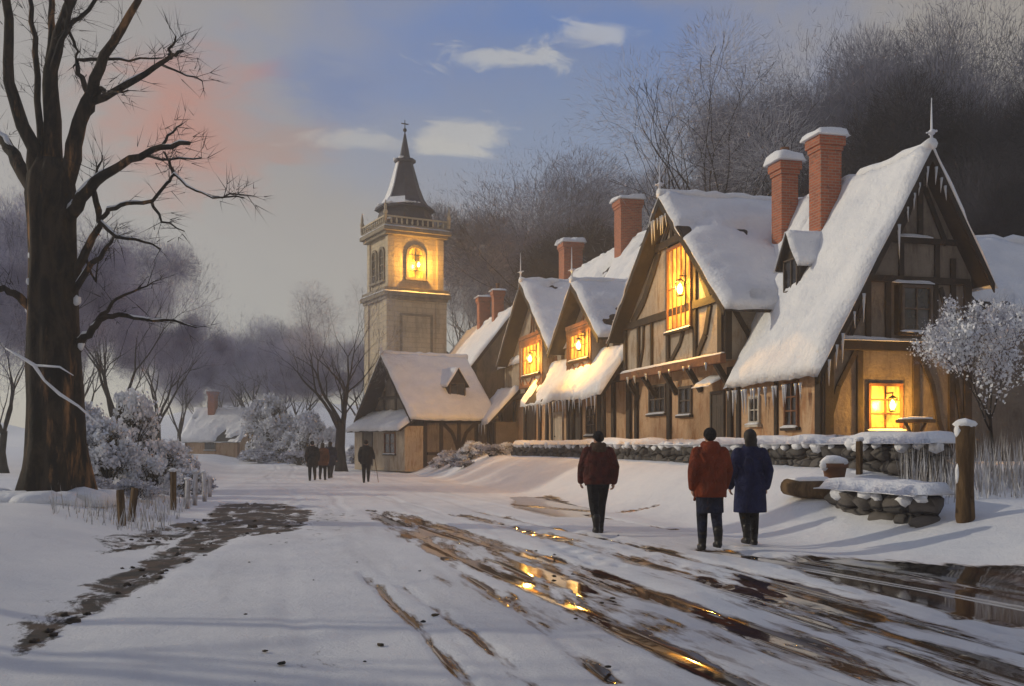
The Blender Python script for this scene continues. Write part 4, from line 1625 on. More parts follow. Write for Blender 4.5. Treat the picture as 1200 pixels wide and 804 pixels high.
P = at(1131, 600, 14.3)
post('gate_post', (P.x, P.y, P.z), 1.24, .125, 'thick brown gate post with a snow cap standing in the bank', 'post', None, (0, 0), 2, bury=.3)
P = at(1007, 545, 18.3)
post('fence_post', (P.x, P.y, ground_z(P.x, P.y)), .62, .07, 'short dark post in the snow between the two stone walls', 'post', None, (0, 0), 3, True)
P = at(978, 548, 18.0)
pt = empty('plant_pot', (P.x, P.y, ground_z(P.x, P.y)))
tag(pt, 'small clay pot heaped with snow in front of the garden wall', 'pot')
mb = MB()
mb.lathe([(.15, -.05), (.17, .1), (.21, .3), (.24, .3), (.24, .38), (.19, .38)], 16)
mb.build('pot', M['clay'], pt)
mb = MB()
mb.lump((0, 0, .4), .25, 5, 2, .3, (1, 1, .5))
mb.lump((-.18, -.05, .34), .1, 6, 2, .3)
mb.build('snow', M['snow'], pt)

# garden table below the lit window
P = street(1.85, -1.25)
gz = ground_z(P.x, P.y)
tb = empty('garden_table', (P.x, P.y, gz), RZ)
tb.scale = (1.05, 1.05, 1.2)
tag(tb, 'small garden table with crossed legs below the low lit window', 'table')
mb = MB()
mb.lathe([(.44, .86), (.46, .88), (.46, .92), (.43, .93)], 20)
mb.build('table_top', M['wood'], tb)
mb = MB()
mb.lump((0, 0, .94), .42, 3, 2, .2, (1, 1, .13))
mb.build('snow', M['snow'], tb)
for sgn in (-1, 1):
    mb = MB()
    mb.tube([(-.3 * sgn, 0.02 * sgn, 0), (0, .02 * sgn, .42), (.3 * sgn, .02 * sgn, .87)], [.035, .035, .035], 8)
    mb.build('leg', M['wood'], tb)


# ------------------------------------------------------------------ plants
def twig_cloud(rng, base, dirs, length, width):
    """thin tapering slips: base n x 3, dirs n x 3 unit, length n, width n"""
    n = len(base)
    side = np.cross(dirs, rng.normal(size=(n, 3)))
    side /= np.linalg.norm(side, axis=1)[:, None] + 1e-9
    v = np.empty((n, 3, 3))
    v[:, 0] = base - side * width[:, None] * .5
    v[:, 1] = base + side * width[:, None] * .5
    v[:, 2] = base + dirs * length[:, None]
    f = np.arange(n * 3).reshape(n, 3)
    return v.reshape(-1, 3), f


def leaf_cloud(rng, pts, size):
    """small four-cornered flakes at pts, turned every way"""
    n = len(pts)
    a = rng.normal(size=(n, 3))
    a /= np.linalg.norm(a, axis=1)[:, None]
    b = np.cross(a, rng.normal(size=(n, 3)))
    b /= np.linalg.norm(b, axis=1)[:, None]
    v = np.empty((n, 4, 3))
    s1, s2 = size[:, None] * .5, size[:, None] * .36
    v[:, 0], v[:, 1], v[:, 2], v[:, 3] = pts - a * s1, pts - b * s2, pts + a * s1, pts + b * s2
    return v.reshape(-1, 3), np.arange(n * 4).reshape(n, 4)


def grow(r, p, d, L_, rad, depth, mb, ends, up=.25, spread=.6, kids=(2, 3), minr=.007):
    """one branch and its branches; ends collects (point, direction, depth)"""
    n = 4
    if depth == 0: L_ *= .5
    pts, rads = [p], [rad]
    q, dd = p.copy(), d.copy()
    for i in range(n):
        dd = (dd + Vector((r.gauss(0, .13), r.gauss(0, .13), r.gauss(0, .08) + up * .12))).normalized()
        q = q + dd * (L_ / n)
        pts.append(q.copy())
        rads.append(max(minr, rad * (1 - .42 * (i + 1) / n)))
        if depth <= 2: ends.append((q.copy(), dd.copy(), depth))
    mb.tube(pts, rads, 7 if rad > .12 else (5 if rad > .04 else 4), True, rad > .1)
    if depth == 0: return
    k = r.randint(*kids)
    a0 = r.uniform(0, 2 * PI)
    for i in range(k):
        a = a0 + 2 * PI * i / k + r.uniform(-.5, .5)
        u = dd.orthogonal().normalized()
        w_ = dd.cross(u)
        s_ = spread * r.uniform(.6, 1.2)
        nd = (dd * math.cos(s_) + (u * math.cos(a) + w_ * math.sin(a)) * math.sin(s_)).normalized()
        nd = (nd + Vector((0, 0, up * .5))).normalized()
        grow(r, q, nd, L_ * r.uniform(.66, .86), rads[-1] * r.uniform(.62, .85), depth - 1, mb, ends, up, spread, kids, minr)
    if depth > 1 and r.random() < .8:
        j = r.randint(1, n - 1)
        u = dd.orthogonal().normalized()
        a = r.uniform(0, 2 * PI)
        nd = (dd * .6 + (u * math.cos(a) + dd.cross(u) * math.sin(a)) * .7 + Vector((0, 0, up))).normalized()
        grow(r, pts[j], nd, L_ * .7, rads[j] * .5, depth - 2, mb, ends, up, spread, kids, minr)


def make_tree(name, seed, H, trunk_h, rad, twig_mat, bark='bark_far', n_twigs=14000, depth=5, spread=.5, up=.3, twig_len=(.5, 1.1), twig_w=.03, lean=(0, 0), frost=0, kids=(2, 3), fill=.5, lobes=0):
    r = random.Random(seed)
    rng = np.random.RandomState(seed)
    root = empty(name, (0, 0, 0))
    mb, ends = MB(), []
    q = Vector((lean[0], lean[1], trunk_h))
    mid = q * .5 + Vector((r.uniform(-.15, .15), r.uniform(-.15, .15), 0))
    mb.tube([(0, 0, -.5), (0, 0, .0), (mid * .35)[:], mid, q], [rad * 1.7, rad * 1.35, rad * 1.05, rad * .95, rad * .85], 10)
    k = r.randint(4, 5)
    L0 = (H - trunk_h) * .30
    for i in range(k):
        a = 2 * PI * i / k + r.uniform(-.4, .4)
        t_ = r.uniform(.25, .75) * spread * 1.5
        d = Vector((math.cos(a) * math.sin(t_), math.sin(a) * math.sin(t_), math.cos(t_)))
        grow(r, q - Vector((0, 0, r.uniform(0, trunk_h * .3))), d, L0 * r.uniform(.85, 1.15), rad * r.uniform(.42, .6), depth - 1, mb, ends, up, spread, kids)
    mb.build('trunk', M[bark], root)
    E = np.array([list(e[0]) for e in ends])
    D = np.array([list(e[1]) for e in ends])
    # keep the crown to its height
    i = rng.randint(0, len(E), n_twigs)
    jit = rng.normal(size=(n_twigs, 3)) * fill
    b = E[i] + jit
    cen = np.array([lean[0], lean[1], trunk_h + (H - trunk_h) * .25])
    d = D[i] * .6 + rng.normal(size=(n_twigs, 3)) * .6 + (b - cen) / (np.linalg.norm(b - cen, axis=1)[:, None] + 1e-6) * .5
    d[:, 2] += .1
    d /= np.linalg.norm(d, axis=1)[:, None]
    if lobes:                                            # most twigs spread fan-wise in rounded heads round the boughs' ends
        zt = np.percentile(E[:, 2], 55)
        hi_ = np.where(E[:, 2] > zt * .8)[0]
        ctr = E[hi_[rng.randint(0, len(hi_), lobes)]] * np.array([.9, .9, .95])
        rad_ = rng.uniform(.10, .185, lobes) * H
        m_ = rng.rand(n_twigs) < .8
        li = rng.randint(0, lobes, n_twigs)
        u = rng.normal(size=(n_twigs, 3))
        u[:, 2] = u[:, 2] * .8 + .35
        u /= np.linalg.norm(u, axis=1)[:, None]
        rr_ = rng.rand(n_twigs) ** .55
        bl = ctr[li] + u * (rad_[li] * rr_)[:, None]
        dl = u * 1.0 + rng.normal(size=(n_twigs, 3)) * .35
        dl /= np.linalg.norm(dl, axis=1)[:, None]
        b = np.where(m_[:, None], bl, b)
        d = np.where(m_[:, None], dl, d)
    v, f = twig_cloud(rng, b, d, rng.uniform(twig_len[0], twig_len[1], n_twigs), rng.uniform(.5, 1.3, n_twigs) * twig_w)
    cr = np_mesh('crown', v, f, M[twig_mat], root)
    if frost:
        i = rng.randint(0, len(E), frost)
        pts = E[i] + rng.normal(size=(frost, 3)) * fill * .6
        v, f = leaf_cloud(rng, pts, .025 + .13 * rng.rand(frost) ** 3)
        np_mesh('frost', v, f, M['frost'], root)
    return root


TWIGS = {}


def set_twigs(root, mat):
    for ch in root.children:
        if ch.name.startswith('crown'):
            k = (ch.data.get('src', ch.data.name), mat)
            if k not in TWIGS:
                d = ch.data.copy()
                d['src'] = k[0]
                d.materials[0] = M[mat]
                TWIGS[k] = d
            ch.data = TWIGS[k]


def place_tree(src, used, px, py_base, Y, h_px, rz, label, cat='tree', group=None, twigs=None, H=None, sx=1.0, zb=None):
    """stand a tree so that it is h_px photo pixels tall at distance Y"""
    o = src if src not in used else copy_tree(src)
    used.add(o)
    X = (px - 600) / F_PX * Y
    z = ground_z(X, Y) if zb is None else zb
    top = EYE + (HORIZON - h_px) / F_PX * Y
    k = (top - z) / H
    o.location = (X, Y, z)
    o.rotation_euler = (0, 0, rz)
    o.scale = (k * sx, k * sx, k)
    tag(o, label, cat, group)
    if twigs: set_twigs(o, twigs)
    return o


used = set()
ta = make_tree('bare_tree', 21, 14, 3.6, .38, 'twig_lilac', n_twigs=16000, depth=6, spread=.42, up=.28, twig_len=(.2, .5), twig_w=.013, kids=(2, 2), fill=.42, lobes=9)
tb_ = make_tree('bare_tree', 34, 14, 3.0, .34, 'twig_grey', n_twigs=120000, depth=6, spread=.5, up=.24, twig_len=(.15, .5), twig_w=.017, fill=.6, lobes=13)
tc_ = make_tree('bare_tree', 55, 14, 2.6, .32, 'twig_dark', n_twigs=120000, depth=6, spread=.55, up=.2, twig_len=(.2, .55), twig_w=.021, fill=.65, lobes=15)


def tree_height(root):
    z = 0
    for ch in root.children:
        n = len(ch.data.vertices)
        a = np.empty(n * 3, np.float32)
        ch.data.vertices.foreach_get('co', a)
        z = max(z, float(np.percentile(a[2::3], 99.5)))
    return z


HA, HB, HC = tree_height(ta), tree_height(tb_), tree_height(tc_)
place_tree(ta, used, 400, 530, 58, 322, .4, 'slim bare tree with a pale fan crown beside the church tower', H=HA)
place_tree(ta, used, 815, 235, 56, 45, 2.0, 'bare tree with black branches spread like a fan above the houses', H=HA, twigs='twig_lilac', sx=1.15)
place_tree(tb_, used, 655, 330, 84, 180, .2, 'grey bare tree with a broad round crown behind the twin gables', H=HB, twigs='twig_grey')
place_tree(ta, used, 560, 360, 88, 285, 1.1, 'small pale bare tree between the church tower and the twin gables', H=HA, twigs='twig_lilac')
WOOD = 'dark trees on the slope behind the houses'
wood_spots = [(985, 60, 38, 'tb', 0.2, 'grey'), (1130, 56, 14, 'tb', 2.1, 'grey'), (905, 66, 120, 'tb', 4.0, 'grey'), (1050, 58, 95, 'tb', 3.5, 'grey'), (1205, 54, 45, 'tb', 5.0, 'grey'), (735, 84, 250, 'tb', 3.6, 'grey'), (880, 70, 215, 'tb', 1.9, 'grey'),
              (1060, 46, 150, 'tc', 5.2, 'dark'), (1150, 43, 120, 'tc', .9, 'dark'), (990, 50, 185, 'tc', 2.7, 'dark'), (1215, 42, 130, 'tc', 1.9, 'dark'),
              (925, 54, 215, 'tc', 5.9, 'dark'), (1120, 40, 190, 'tc', 4.4, 'dark'), (1190, 37, 200, 'tc', 3.0, 'dark'), (690, 74, 285, 'tc', 1.5, 'dark'), (612, 96, 300, 'tb', 2.2, 'grey'), (860, 58, 235, 'tc', 3.1, 'dark'), (770, 66, 262, 'tc', .4, 'dark')]
for (px, Y, top, k, rz, tw_) in wood_spots:
    src, H_ = {'tb': (tb_, HB), 'tc': (tc_, HC)}[k]
    lab = 'dark dense bare tree in the wood behind the houses' if tw_ == 'dark' else 'grey hazy bare tree in the wood behind the houses'
    place_tree(src, used, px, 0, Y, top, rz, lab, group=WOOD + (' (dark)' if tw_ == 'dark' else ' (hazy)'), twigs='twig_dark' if tw_ == 'dark' else 'twig_grey', H=H_, sx=.72)
LEFTW = 'blue grey trees behind the big bare tree'
for (px, Y, top, k, rz) in ((135, 48, 270, 'tb', .3), (60, 42, 225, 'tb', 2.6), (185, 62, 330, 'tb', 4.4), (5, 40, 300, 'tc', 1.2), (95, 56, 330, 'tc', 5.0), (210, 78, 390, 'tb', 3.2)):
    src, H_ = {'tb': (tb_, HB), 'tc': (tc_, HC)}[k]
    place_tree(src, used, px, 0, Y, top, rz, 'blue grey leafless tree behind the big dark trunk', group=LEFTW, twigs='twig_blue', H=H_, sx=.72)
FARW = 'hazy trees round the far cottage'
for (px, Y, top, k, rz) in ((300, 96, 372, 'tb', .7), (345, 88, 400, 'tb', 3.9), (265, 108, 400, 'tc', 2.5), (425, 100, 395, 'tb', 1.6), (240, 112, 425, 'tb', 5.4), (322, 112, 395, 'tc', 4.7)):
    src, H_ = {'tb': (tb_, HB), 'tc': (tc_, HC)}[k]
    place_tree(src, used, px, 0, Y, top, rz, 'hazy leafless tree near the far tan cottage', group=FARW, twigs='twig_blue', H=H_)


for (X, Y, H__, rz) in ((-15.5, 10.5, 12, 1.0), (-12.5, 6.0, 9, 2.4)):
    o = copy_tree(tb_)
    o.location = (X, Y, ground_z(X, Y))
    o.scale = (H__ / HB,) * 3
    o.rotation_euler = (0, 0, rz)
    tag(o, 'bare tree beside the near road, beyond the big dark trunk', 'tree', 'bare trees beside the near road')

# ---- frosted bushes
def make_bush(name, seed, R, H, n=11000, size=(.05, .16), mat='frost', stems=14, dark=1500, clumps=26):
    r = random.Random(seed)
    rng = np.random.RandomState(seed)
    root = empty(name, (0, 0, 0))
    mb = MB()
    cc = []
    for k in range(stems):
        a, t_ = r.uniform(0, 2 * PI), r.uniform(.05, .9)
        d = Vector((math.cos(a) * math.sin(t_), math.sin(a) * math.sin(t_), math.cos(t_) * H / R))
        e = d * R * r.uniform(.6, .95)
        m_ = e * .5 + Vector((r.uniform(-.1, .1), r.uniform(-.1, .1), .1 * R))
        mb.tube([(0, 0, -.1), m_, e], [.035 * R, .022 * R, .008 * R], 5)
        for j in range(3):
            e2 = m_.lerp(e, r.random()) + Vector((r.gauss(0, .2), r.gauss(0, .2), r.uniform(0, .3))) * R
            mb.tube([m_, e2], [.012 * R, .005 * R], 4)
    mb.build('stems', M['bark_far'], root)
    pts = []
    for k in range(clumps):
        a = r.uniform(0, 2 * PI)
        u = r.random() ** .5
        zc = r.uniform(.12, 1) * H
        prof = math.sqrt(max(0.05, 1 - ((zc / H - .35) / .7) ** 2))
        c_ = np.array([math.cos(a) * R * u * prof, math.sin(a) * R * u * prof, zc])
        m_ = n // clumps
        q_ = rng.normal(size=(m_, 3))
        q_ /= np.linalg.norm(q_, axis=1)[:, None]
        pts.append(c_ + q_ * (rng.rand(m_, 1) ** .8 * (1 + .5 * np.sin(q_[:, :1] * 7 + k) * np.sin(q_[:, 2:] * 6))) * R * r.uniform(.16, .32) * np.array([1, 1, .8]))
    pts = np.concatenate(pts)
    pts[:, 2] = np.maximum(pts[:, 2], .0)
    v, f = leaf_cloud(rng, pts, size[0] * .7 + (size[1] * 1.2 - size[0]) * rng.rand(len(pts)) ** 2.5)
    np_mesh('foliage', v, f, M[mat], root)
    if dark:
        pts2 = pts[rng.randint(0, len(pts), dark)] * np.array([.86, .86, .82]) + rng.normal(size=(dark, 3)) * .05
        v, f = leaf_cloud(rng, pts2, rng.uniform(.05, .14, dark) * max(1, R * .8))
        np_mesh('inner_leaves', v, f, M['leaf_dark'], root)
    return root


bused = set()
b1 = make_bush('frosted_bush', 3, 1.0, 1.1)
b2 = make_bush('frosted_bush', 8, 1.0, 1.5, 15000, clumps=44, stems=26)
b3 = make_bush('frosted_bush', 15, 1.0, .8, 6000, mat='frost_blue', dark=900)


def place_bush(src, px, py, Y, w_px, rz, label, group=None, zs=1.0, dz=0.0):
    o = src if src not in bused else copy_tree(src)
    bused.add(o)
    X = (px - 600) / F_PX * Y
    o.location = (X, Y, ground_z(X, Y) + dz)
    k = w_px / F_PX * Y / 2.1
    o.scale = (k, k, k * zs)
    o.rotation_euler = (0, 0, rz)
    tag(o, label, 'bush', group)
    return o


HEDGE = 'frosted bushes behind the fence posts'
for (px, Y, w, src, rz, zs) in ((125, 26, 85, b2, 0.3, 1.25), (175, 27, 75, b1, 1.2, 1.0), (215, 29, 60, b1, 2.5, .9), (95, 30, 80, b2, 3.0, 1.5), (150, 33, 90, b2, 4.2, 1.5), (200, 34, 80, b1, 5.2, 1.1), (235, 33, 40, b3, .6, 1.0), (110, 23, 60, b3, 2.0, .9), (158, 24, 60, b3, 2.9, .9)):
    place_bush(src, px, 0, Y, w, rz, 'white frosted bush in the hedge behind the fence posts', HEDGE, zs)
FARB = 'frosted bushes along the far edge of the snow'
for (px, Y, w, src, rz, zs) in ((318, 84, 70, b2, .2, 1.4), (365, 74, 60, b2, 1.4, 1.3), (340, 76, 50, b1, 2.2, 1.2), (385, 66, 45, b1, 3.1, 1.1), (325, 80, 60, b3, 4.0, .9), (300, 78, 50, b3, 4.9, .7), (425, 74, 40, b1, .8, 1.1), (205, 82, 45, b3, 5.6, .6), (350, 70, 55, b3, 2.6, .7), (305, 74, 60, b3, 1.1, .6)):
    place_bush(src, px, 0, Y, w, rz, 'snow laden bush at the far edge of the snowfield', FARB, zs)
COTB = 'low snowy shrubs before the small cottage'
for (px, Y, w, src, rz, zs) in ((530, 50, 45, b3, .9, .9), (552, 49, 42, b1, 2.0, .8), (575, 47, 40, b3, 3.3, .8), (515, 52, 30, b1, 4.1, .7), (545, 47, 30, b3, 5.0, .6), (592, 48, 30, b1, .4, .8), (480, 57, 24, b1, 1.7, .8)):
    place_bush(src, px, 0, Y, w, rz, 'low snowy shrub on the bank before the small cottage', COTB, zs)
p_ = street(-.7, 7.6)
place_bush(b1, 600 + F_PX * p_.x / p_.y, 0, p_.y, 30, 0.2, 'small snowy shrub below the two dark ground floor windows', None, 1.3)
p_ = street(-.8, 2.6)
place_bush(b1, 600 + F_PX * p_.x / p_.y, 0, p_.y, 34, 1.2, 'small snowy shrub by the peach wall under the dormer', None, .8)
p_ = street(-2.6, 32.5)
place_bush(b2, 600 + F_PX * p_.x / p_.y, 0, p_.y, 24, 1.0, 'small round snowy shrub beside the lean-to', None, .8)

# ---- the frosted little tree at the right
ft_ = make_tree('frosted_tree', 77, 5.2, 1.5, .055, 'twig_grey', n_twigs=1500, depth=5, spread=.55, up=.18, twig_len=(.15, .4), twig_w=.012, kids=(2, 3), fill=.2, frost=15000)
HF = tree_height(ft_)
fX = (1160 - 600) / F_PX * 19.0
gz = ground_z(fX, 19.0)
k = (EYE + (HORIZON - 338) / F_PX * 19.0 - gz) / HF
ft_.location = (fX, 19.0, gz)
ft_.scale = (k * .8, k * .8, k)
ft_.rotation_euler = (0, 0, 1.0)
tag(ft_, 'small tree white with hoarfrost by the corner of the tall gabled house', 'tree')

# ---- reeds
rng = np.random.RandomState(5)
n = 900
px = rng.uniform(1055, 1230, n)
yy = rng.uniform(15.2, 18.8, n)
X = (px - 600) / F_PX * yy
zg = np.array([ground_z(a, b) for a, b in zip(X, yy)])
d = np.stack([rng.normal(0, .1, n), rng.normal(0, .1, n), np.ones(n)], -1)
d /= np.linalg.norm(d, axis=1)[:, None]
v, f = twig_cloud(rng, np.stack([X, yy, zg - .05], -1), d, rng.uniform(.25, 1.0, n), rng.uniform(.012, .03, n))
tag(np_mesh('frosted_reeds', v, f, M['reed']), 'thin frosted reeds standing in the snow by the gate post', 'reeds', kind='stuff')
n = 900
px = rng.uniform(60, 245, n)
yy = rng.uniform(17, 26, n)
X = (px - 600) / F_PX * yy
keep = np.array([to_street(a, b)[0] < RX0 - .3 for a, b in zip(X, yy)])
X, yy = X[keep], yy[keep]
n = len(X)
zg = np.array([ground_z(a, b) for a, b in zip(X, yy)])
d = np.stack([rng.normal(0, .15, n), rng.normal(0, .15, n), np.ones(n)], -1)
d /= np.linalg.norm(d, axis=1)[:, None]
v, f = twig_cloud(rng, np.stack([X, yy, zg - .05], -1), d, rng.uniform(.15, .55, n), rng.uniform(.012, .03, n))
tag(np_mesh('frosted_grass', v, f, M['reed']), 'frosted grass stems in the snow round the fence posts', 'grass', kind='stuff')

# ---- clods and fallen leaves
mb = MB()
r = random.Random(12)
for (pts, w_) in MUD[:2]:
    for k in range(46 if w_ > .82 else 12):
        a, b, c_ = r.sample(pts, 3)
        u, v_ = r.random(), r.random()
        if u + v_ > 1: u, v_ = 1 - u, 1 - v_
        g = px_ground(a[0] + (b[0] - a[0]) * u * .6 + (c_[0] - a[0]) * v_ * .6, a[1] + (b[1] - a[1]) * u * .6 + (c_[1] - a[1]) * v_ * .6)
        if g.y > 30: continue
        z = ground_z(g.x, g.y)
        mb.lump((g.x, g.y, z + .005), r.uniform(.012, .04) * (2.0 if r.random() < .1 else 1), r.random() * 50, 2, 1.0, (1.1, 1.3, .7))
tag(mb.build('earth_clods', M['soil'], None, False), 'dark clods of earth thrown up along the muddy road edge', 'earth clods', kind='stuff')
mb = MB()
for k in range(20):
    px_, py_ = r.uniform(230, 760), r.uniform(600, 800)
    g = px_ground(px_, py_)
    z = ground_z(g.x, g.y)
    mb.lump((g.x, g.y, z + .03), r.uniform(.010, .03), r.random() * 50, 1, .6, (1.3, 1.5, .5))
tag(mb.build('fallen_leaves', M['leaf_dark'], None, False), 'dark leaves and crumbs scattered on the snowy road', 'fallen leaves', kind='stuff')

# ---- fence posts at the left
FP = 'old fence posts at the road edge'
for (px, pyb, pyt, w_, lab, ln, mt) in ((144, 616, 574, 10, 'split dark stub leaning at the road edge, nearest the big trunk', (-.08, 0), 'wood'), (152, 612, 573, 9, 'dark stub leaning against the split stub at the road edge', (.16, 0), 'wood'),
                                        (203, 598, 552, 8, 'tallest brown fence post with a snow cap at the road edge', (0, 0), 'wood')):
    z = .3
    for _ in range(6):
        g = px_ground(px, pyb, z)
        z = ground_z(g.x, g.y)
    k = g.y / F_PX
    post('fence_post', (g.x, g.y, z), (pyb - pyt) * k, w_ * k / 2, lab, 'post', None, ln, px, True, px == 203, mt)
for i, (px, Yp) in enumerate(((228, 25.5), (240, 27.5), (219, 24), (246, 30))):
    X = (px - 600) / F_PX * Yp
    post('fence_post', (X, Yp, ground_z(X, Yp)), (.85, .8, .7, .6)[i], .07, 'frosted fence post half hidden in the hedge', 'post', FP, (.03 * (-1) ** i, 0), px, True, True, 'frosted_wood')

# ------------------------------------------------------------------ the great bare tree on the left
YT = 21.0
zt0 = ground_z((62 - 600) / F_PX * YT, YT)
bt = empty('old_tree', ((62 - 600) / F_PX * YT, YT, zt0))
tag(bt, 'massive old bare tree with a dark flaring trunk and snow in its forks', 'tree')


def tp(px, py, dy=0.0):
    q_ = at(px, py, YT + dy)
    return q_ - Vector(bt.location)


mb = MB()
rows = [(640, 62, 50), (604, 62, 48), (592, 62, 44), (575, 63, 38), (550, 65, 34.5), (520, 66, 32), (470, 65, 30.5), (420, 63, 29.5), (360, 62, 27), (300, 62, 25.5), (260, 61, 25.5), (228, 60, 27.5), (205, 60, 25), (188, 60, 17)]
NS = 72
# smooth rows
prof = []
for (a, b) in zip(rows[:-1], rows[1:]):
    for k in range(6):
        t_ = k / 6
        prof.append(tuple(a[i] * (1 - t_) + b[i] * t_ for i in range(3)))
prof.append(rows[-1])
vs, fs = [], []
for i, (py, cx, w_) in enumerate(prof):
    ctr = tp(cx, py)
    r0 = w_ * YT / F_PX
    fl = max(0, (py - 520) / 90)
    for k in range(NS):
        a = 2 * PI * k / NS
        rid = .05 * math.sin(a * 9 + 1.2 * math.sin(ctr.z * .5) + ctr.z * .25) + .035 * mnoise.noise(Vector((math.cos(a) * 5, math.sin(a) * 5, ctr.z * .9))) + .05 * mnoise.noise(Vector((math.cos(a) * 2, math.sin(a) * 2, ctr.z * .5)))
        root_ = fl * .32 * (math.sin(a * 5 + .7) + .3 * math.sin(a * 3))
        rr_ = r0 * (1 + rid + root_)
        vs.append((ctr.x + rr_ * math.cos(a), ctr.y + rr_ * math.sin(a), ctr.z))
for i in range(len(prof) - 1):
    for k in range(NS):
        k2 = (k + 1) % NS
        fs.append((i * NS + k, i * NS + k2, (i + 1) * NS + k2, (i + 1) * NS + k))
mb.add(vs, fs, True)
mb.add([vs[(len(prof) - 1) * NS + k] for k in range(NS)], [tuple(range(NS))])
mb.build('trunk', M['bark'], bt)
limbs = [  # (photo points, start and end half-width in px, depth swing in m)
    ([(62, 235), (61, 160), (60, 100), (68, 40), (88, -10), (110, -60)], 13, 4, .2),
    ([(62, 150), (59, 100), (58, 70), (62, 20), (60, -30)], 7, 3, .5),
    ([(46, 225), (40, 175), (22, 130), (10, 95), (9, 20), (5, -40)], 10, 4, -.8),
    ([(45, 235), (20, 190), (6, 165), (-30, 140)], 10, 5, .9),
    ([(52, 208), (46, 150), (41, 60), (36, 10), (35, -40)], 5, 2, -.3),
    ([(72, 235), (84, 185), (95, 145), (106, 108), (122, 66), (152, 18), (175, -30)], 12, 3, -.5),
    ([(97, 140), (108, 120), (150, 100), (182, 78), (203, 66), (214, 60)], 6, 1.6, -1.0),
    ([(200, 68), (198, 58), (206, 43)], 2.6, 1, -1.2),
    ([(190, 76), (212, 84), (237, 95)], 1.8, .7, -.9),
    ([(104, 116), (96, 92), (88, 73), (118, 68), (150, 70), (190, 68)], 4, .9, .5),
    ([(112, 118), (118, 102), (124, 110), (135, 108), (150, 106)], 3, 1, -1.2),
    ([(78, 262), (94, 232), (120, 205), (150, 188), (190, 173), (222, 168)], 9, 2.2, -1.2),
    ([(188, 174), (196, 160), (213, 146)], 2.2, .8, -1.3),
    ([(165, 183), (200, 187), (236, 185)], 2, .7, -1.1),
    ([(110, 225), (118, 258), (128, 245), (150, 238), (178, 236), (196, 214), (204, 204), (228, 224), (250, 231), (286, 232)], 3.6, .8, -1.6),
    ([(204, 205), (200, 190), (192, 178)], 2.2, 1, -1.6),
    ([(178, 237), (190, 258), (216, 271)], 2.2, .6, -1.7),
    ([(248, 231), (268, 228), (298, 230)], 1.5, .5, -1.6),
    ([(84, 350), (92, 315), (104, 285), (120, 262), (135, 276), (160, 282), (188, 292)], 7, .8, -.6),
    ([(84, 345), (110, 310), (128, 288), (135, 276)], 5, 1.2, -1.0),
    ([(90, 402), (104, 392), (116, 374), (140, 368), (168, 374), (205, 376), (230, 384)], 5.5, .7, -.8),
    ([(112, 378), (130, 355), (155, 342), (180, 330)], 3, .6, -.9),
    ([(40, 365), (22, 348), (4, 340), (-25, 345)], 6, 3, -.5),
    ([(118, 266), (112, 235), (114, 200), (120, 182)], 2.6, .8, -.7),
    ([(100, 300), (112, 330), (118, 300)], 2, .6, -1.0),
    ([(61, 85), (70, 55), (80, 30), (76, -10)], 4, 2, -.2),
    ([(76, 22), (84, 45), (90, 62), (86, 78)], 2.5, 1, .2),
    ([(66, 48), (78, 34), (95, 20), (120, -10)], 4, 2, .2),
]
r = random.Random(31)
twb, twd, limb_paths = [], [], []
for i, (pts, w0, w1, sw) in enumerate(limbs):
    q_ = []
    n_ = len(pts)
    # resample with a little gnarl
    for a, b in zip(pts[:-1], pts[1:]):
        for k in range(3):
            t_ = k / 3
            q_.append((a[0] + (b[0] - a[0]) * t_, a[1] + (b[1] - a[1]) * t_))
    q_.append(pts[-1])
    P3, R3 = [], []
    for j, (px_, py_) in enumerate(q_):
        u = j / (len(q_) - 1)
        gn = 0 if j in (0, len(q_) - 1) else 1.2
        P3.append(tp(px_ + r.gauss(0, gn), py_ + r.gauss(0, gn), sw * u))
        R3.append(max(.008, (w0 + (w1 - w0) * u ** .8) * YT / F_PX))
    mb = MB()
    mb.tube(P3, R3, 10 if w0 > 5 else 6)
    mb.build('branch', M['bark'], bt)
    limb_paths.append((P3, R3))
    for k in range(26 if w0 > 3 else 16):
        j = r.randint(len(P3) // 3, len(P3) - 1)
        d = (P3[j] - P3[max(0, j - 1)]).normalized() + Vector((r.gauss(0, .6), r.gauss(0, .6), r.gauss(.15, .5)))
        twb.append(list(P3[j]))
        twd.append(list(d.normalized()))
twb, twd = np.array(twb), np.array(twd)
rng = np.random.RandomState(9)
v, f = twig_cloud(rng, twb, twd, rng.uniform(.2, .9, len(twb)), rng.uniform(.008, .02, len(twb)))
v2, f2_ = twig_cloud(rng, np.repeat(twb + twd * .3, 2, 0), (lambda q: q / np.linalg.norm(q, axis=1)[:, None])(np.repeat(twd, 2, 0) + rng.normal(size=(len(twb) * 2, 3)) * .5), rng.uniform(.15, .6, len(twb) * 2), rng.uniform(.008, .018, len(twb) * 2))
np_mesh('twigs', np.concatenate([v, v2]), np.concatenate([f, f2_ + len(v)]), M['bark_far'], bt)
mb = MB()
for P3, R3 in limb_paths:                                # snow lying along the upper side of the limbs
    run = []
    for j in range(len(P3) + 1):
        ok_ = False
        if j < len(P3):
            d = (P3[min(j + 1, len(P3) - 1)] - P3[max(j - 1, 0)]).normalized()
            ok_ = abs(d.z) < .78 and R3[j] > .012 and r.random() < .76
        if ok_: run.append(j)
        else:
            if len(run) > 1:
                m2 = MB()
                m2.tube([P3[q] + Vector((0, -.2 * R3[q], R3[q] * .72)) for q in run], [R3[q] * (.22 if q in (run[0], run[-1]) else r.uniform(.45, .75)) for q in run], 7)
                m2.build('snow', M['snow'], bt)
            run = []
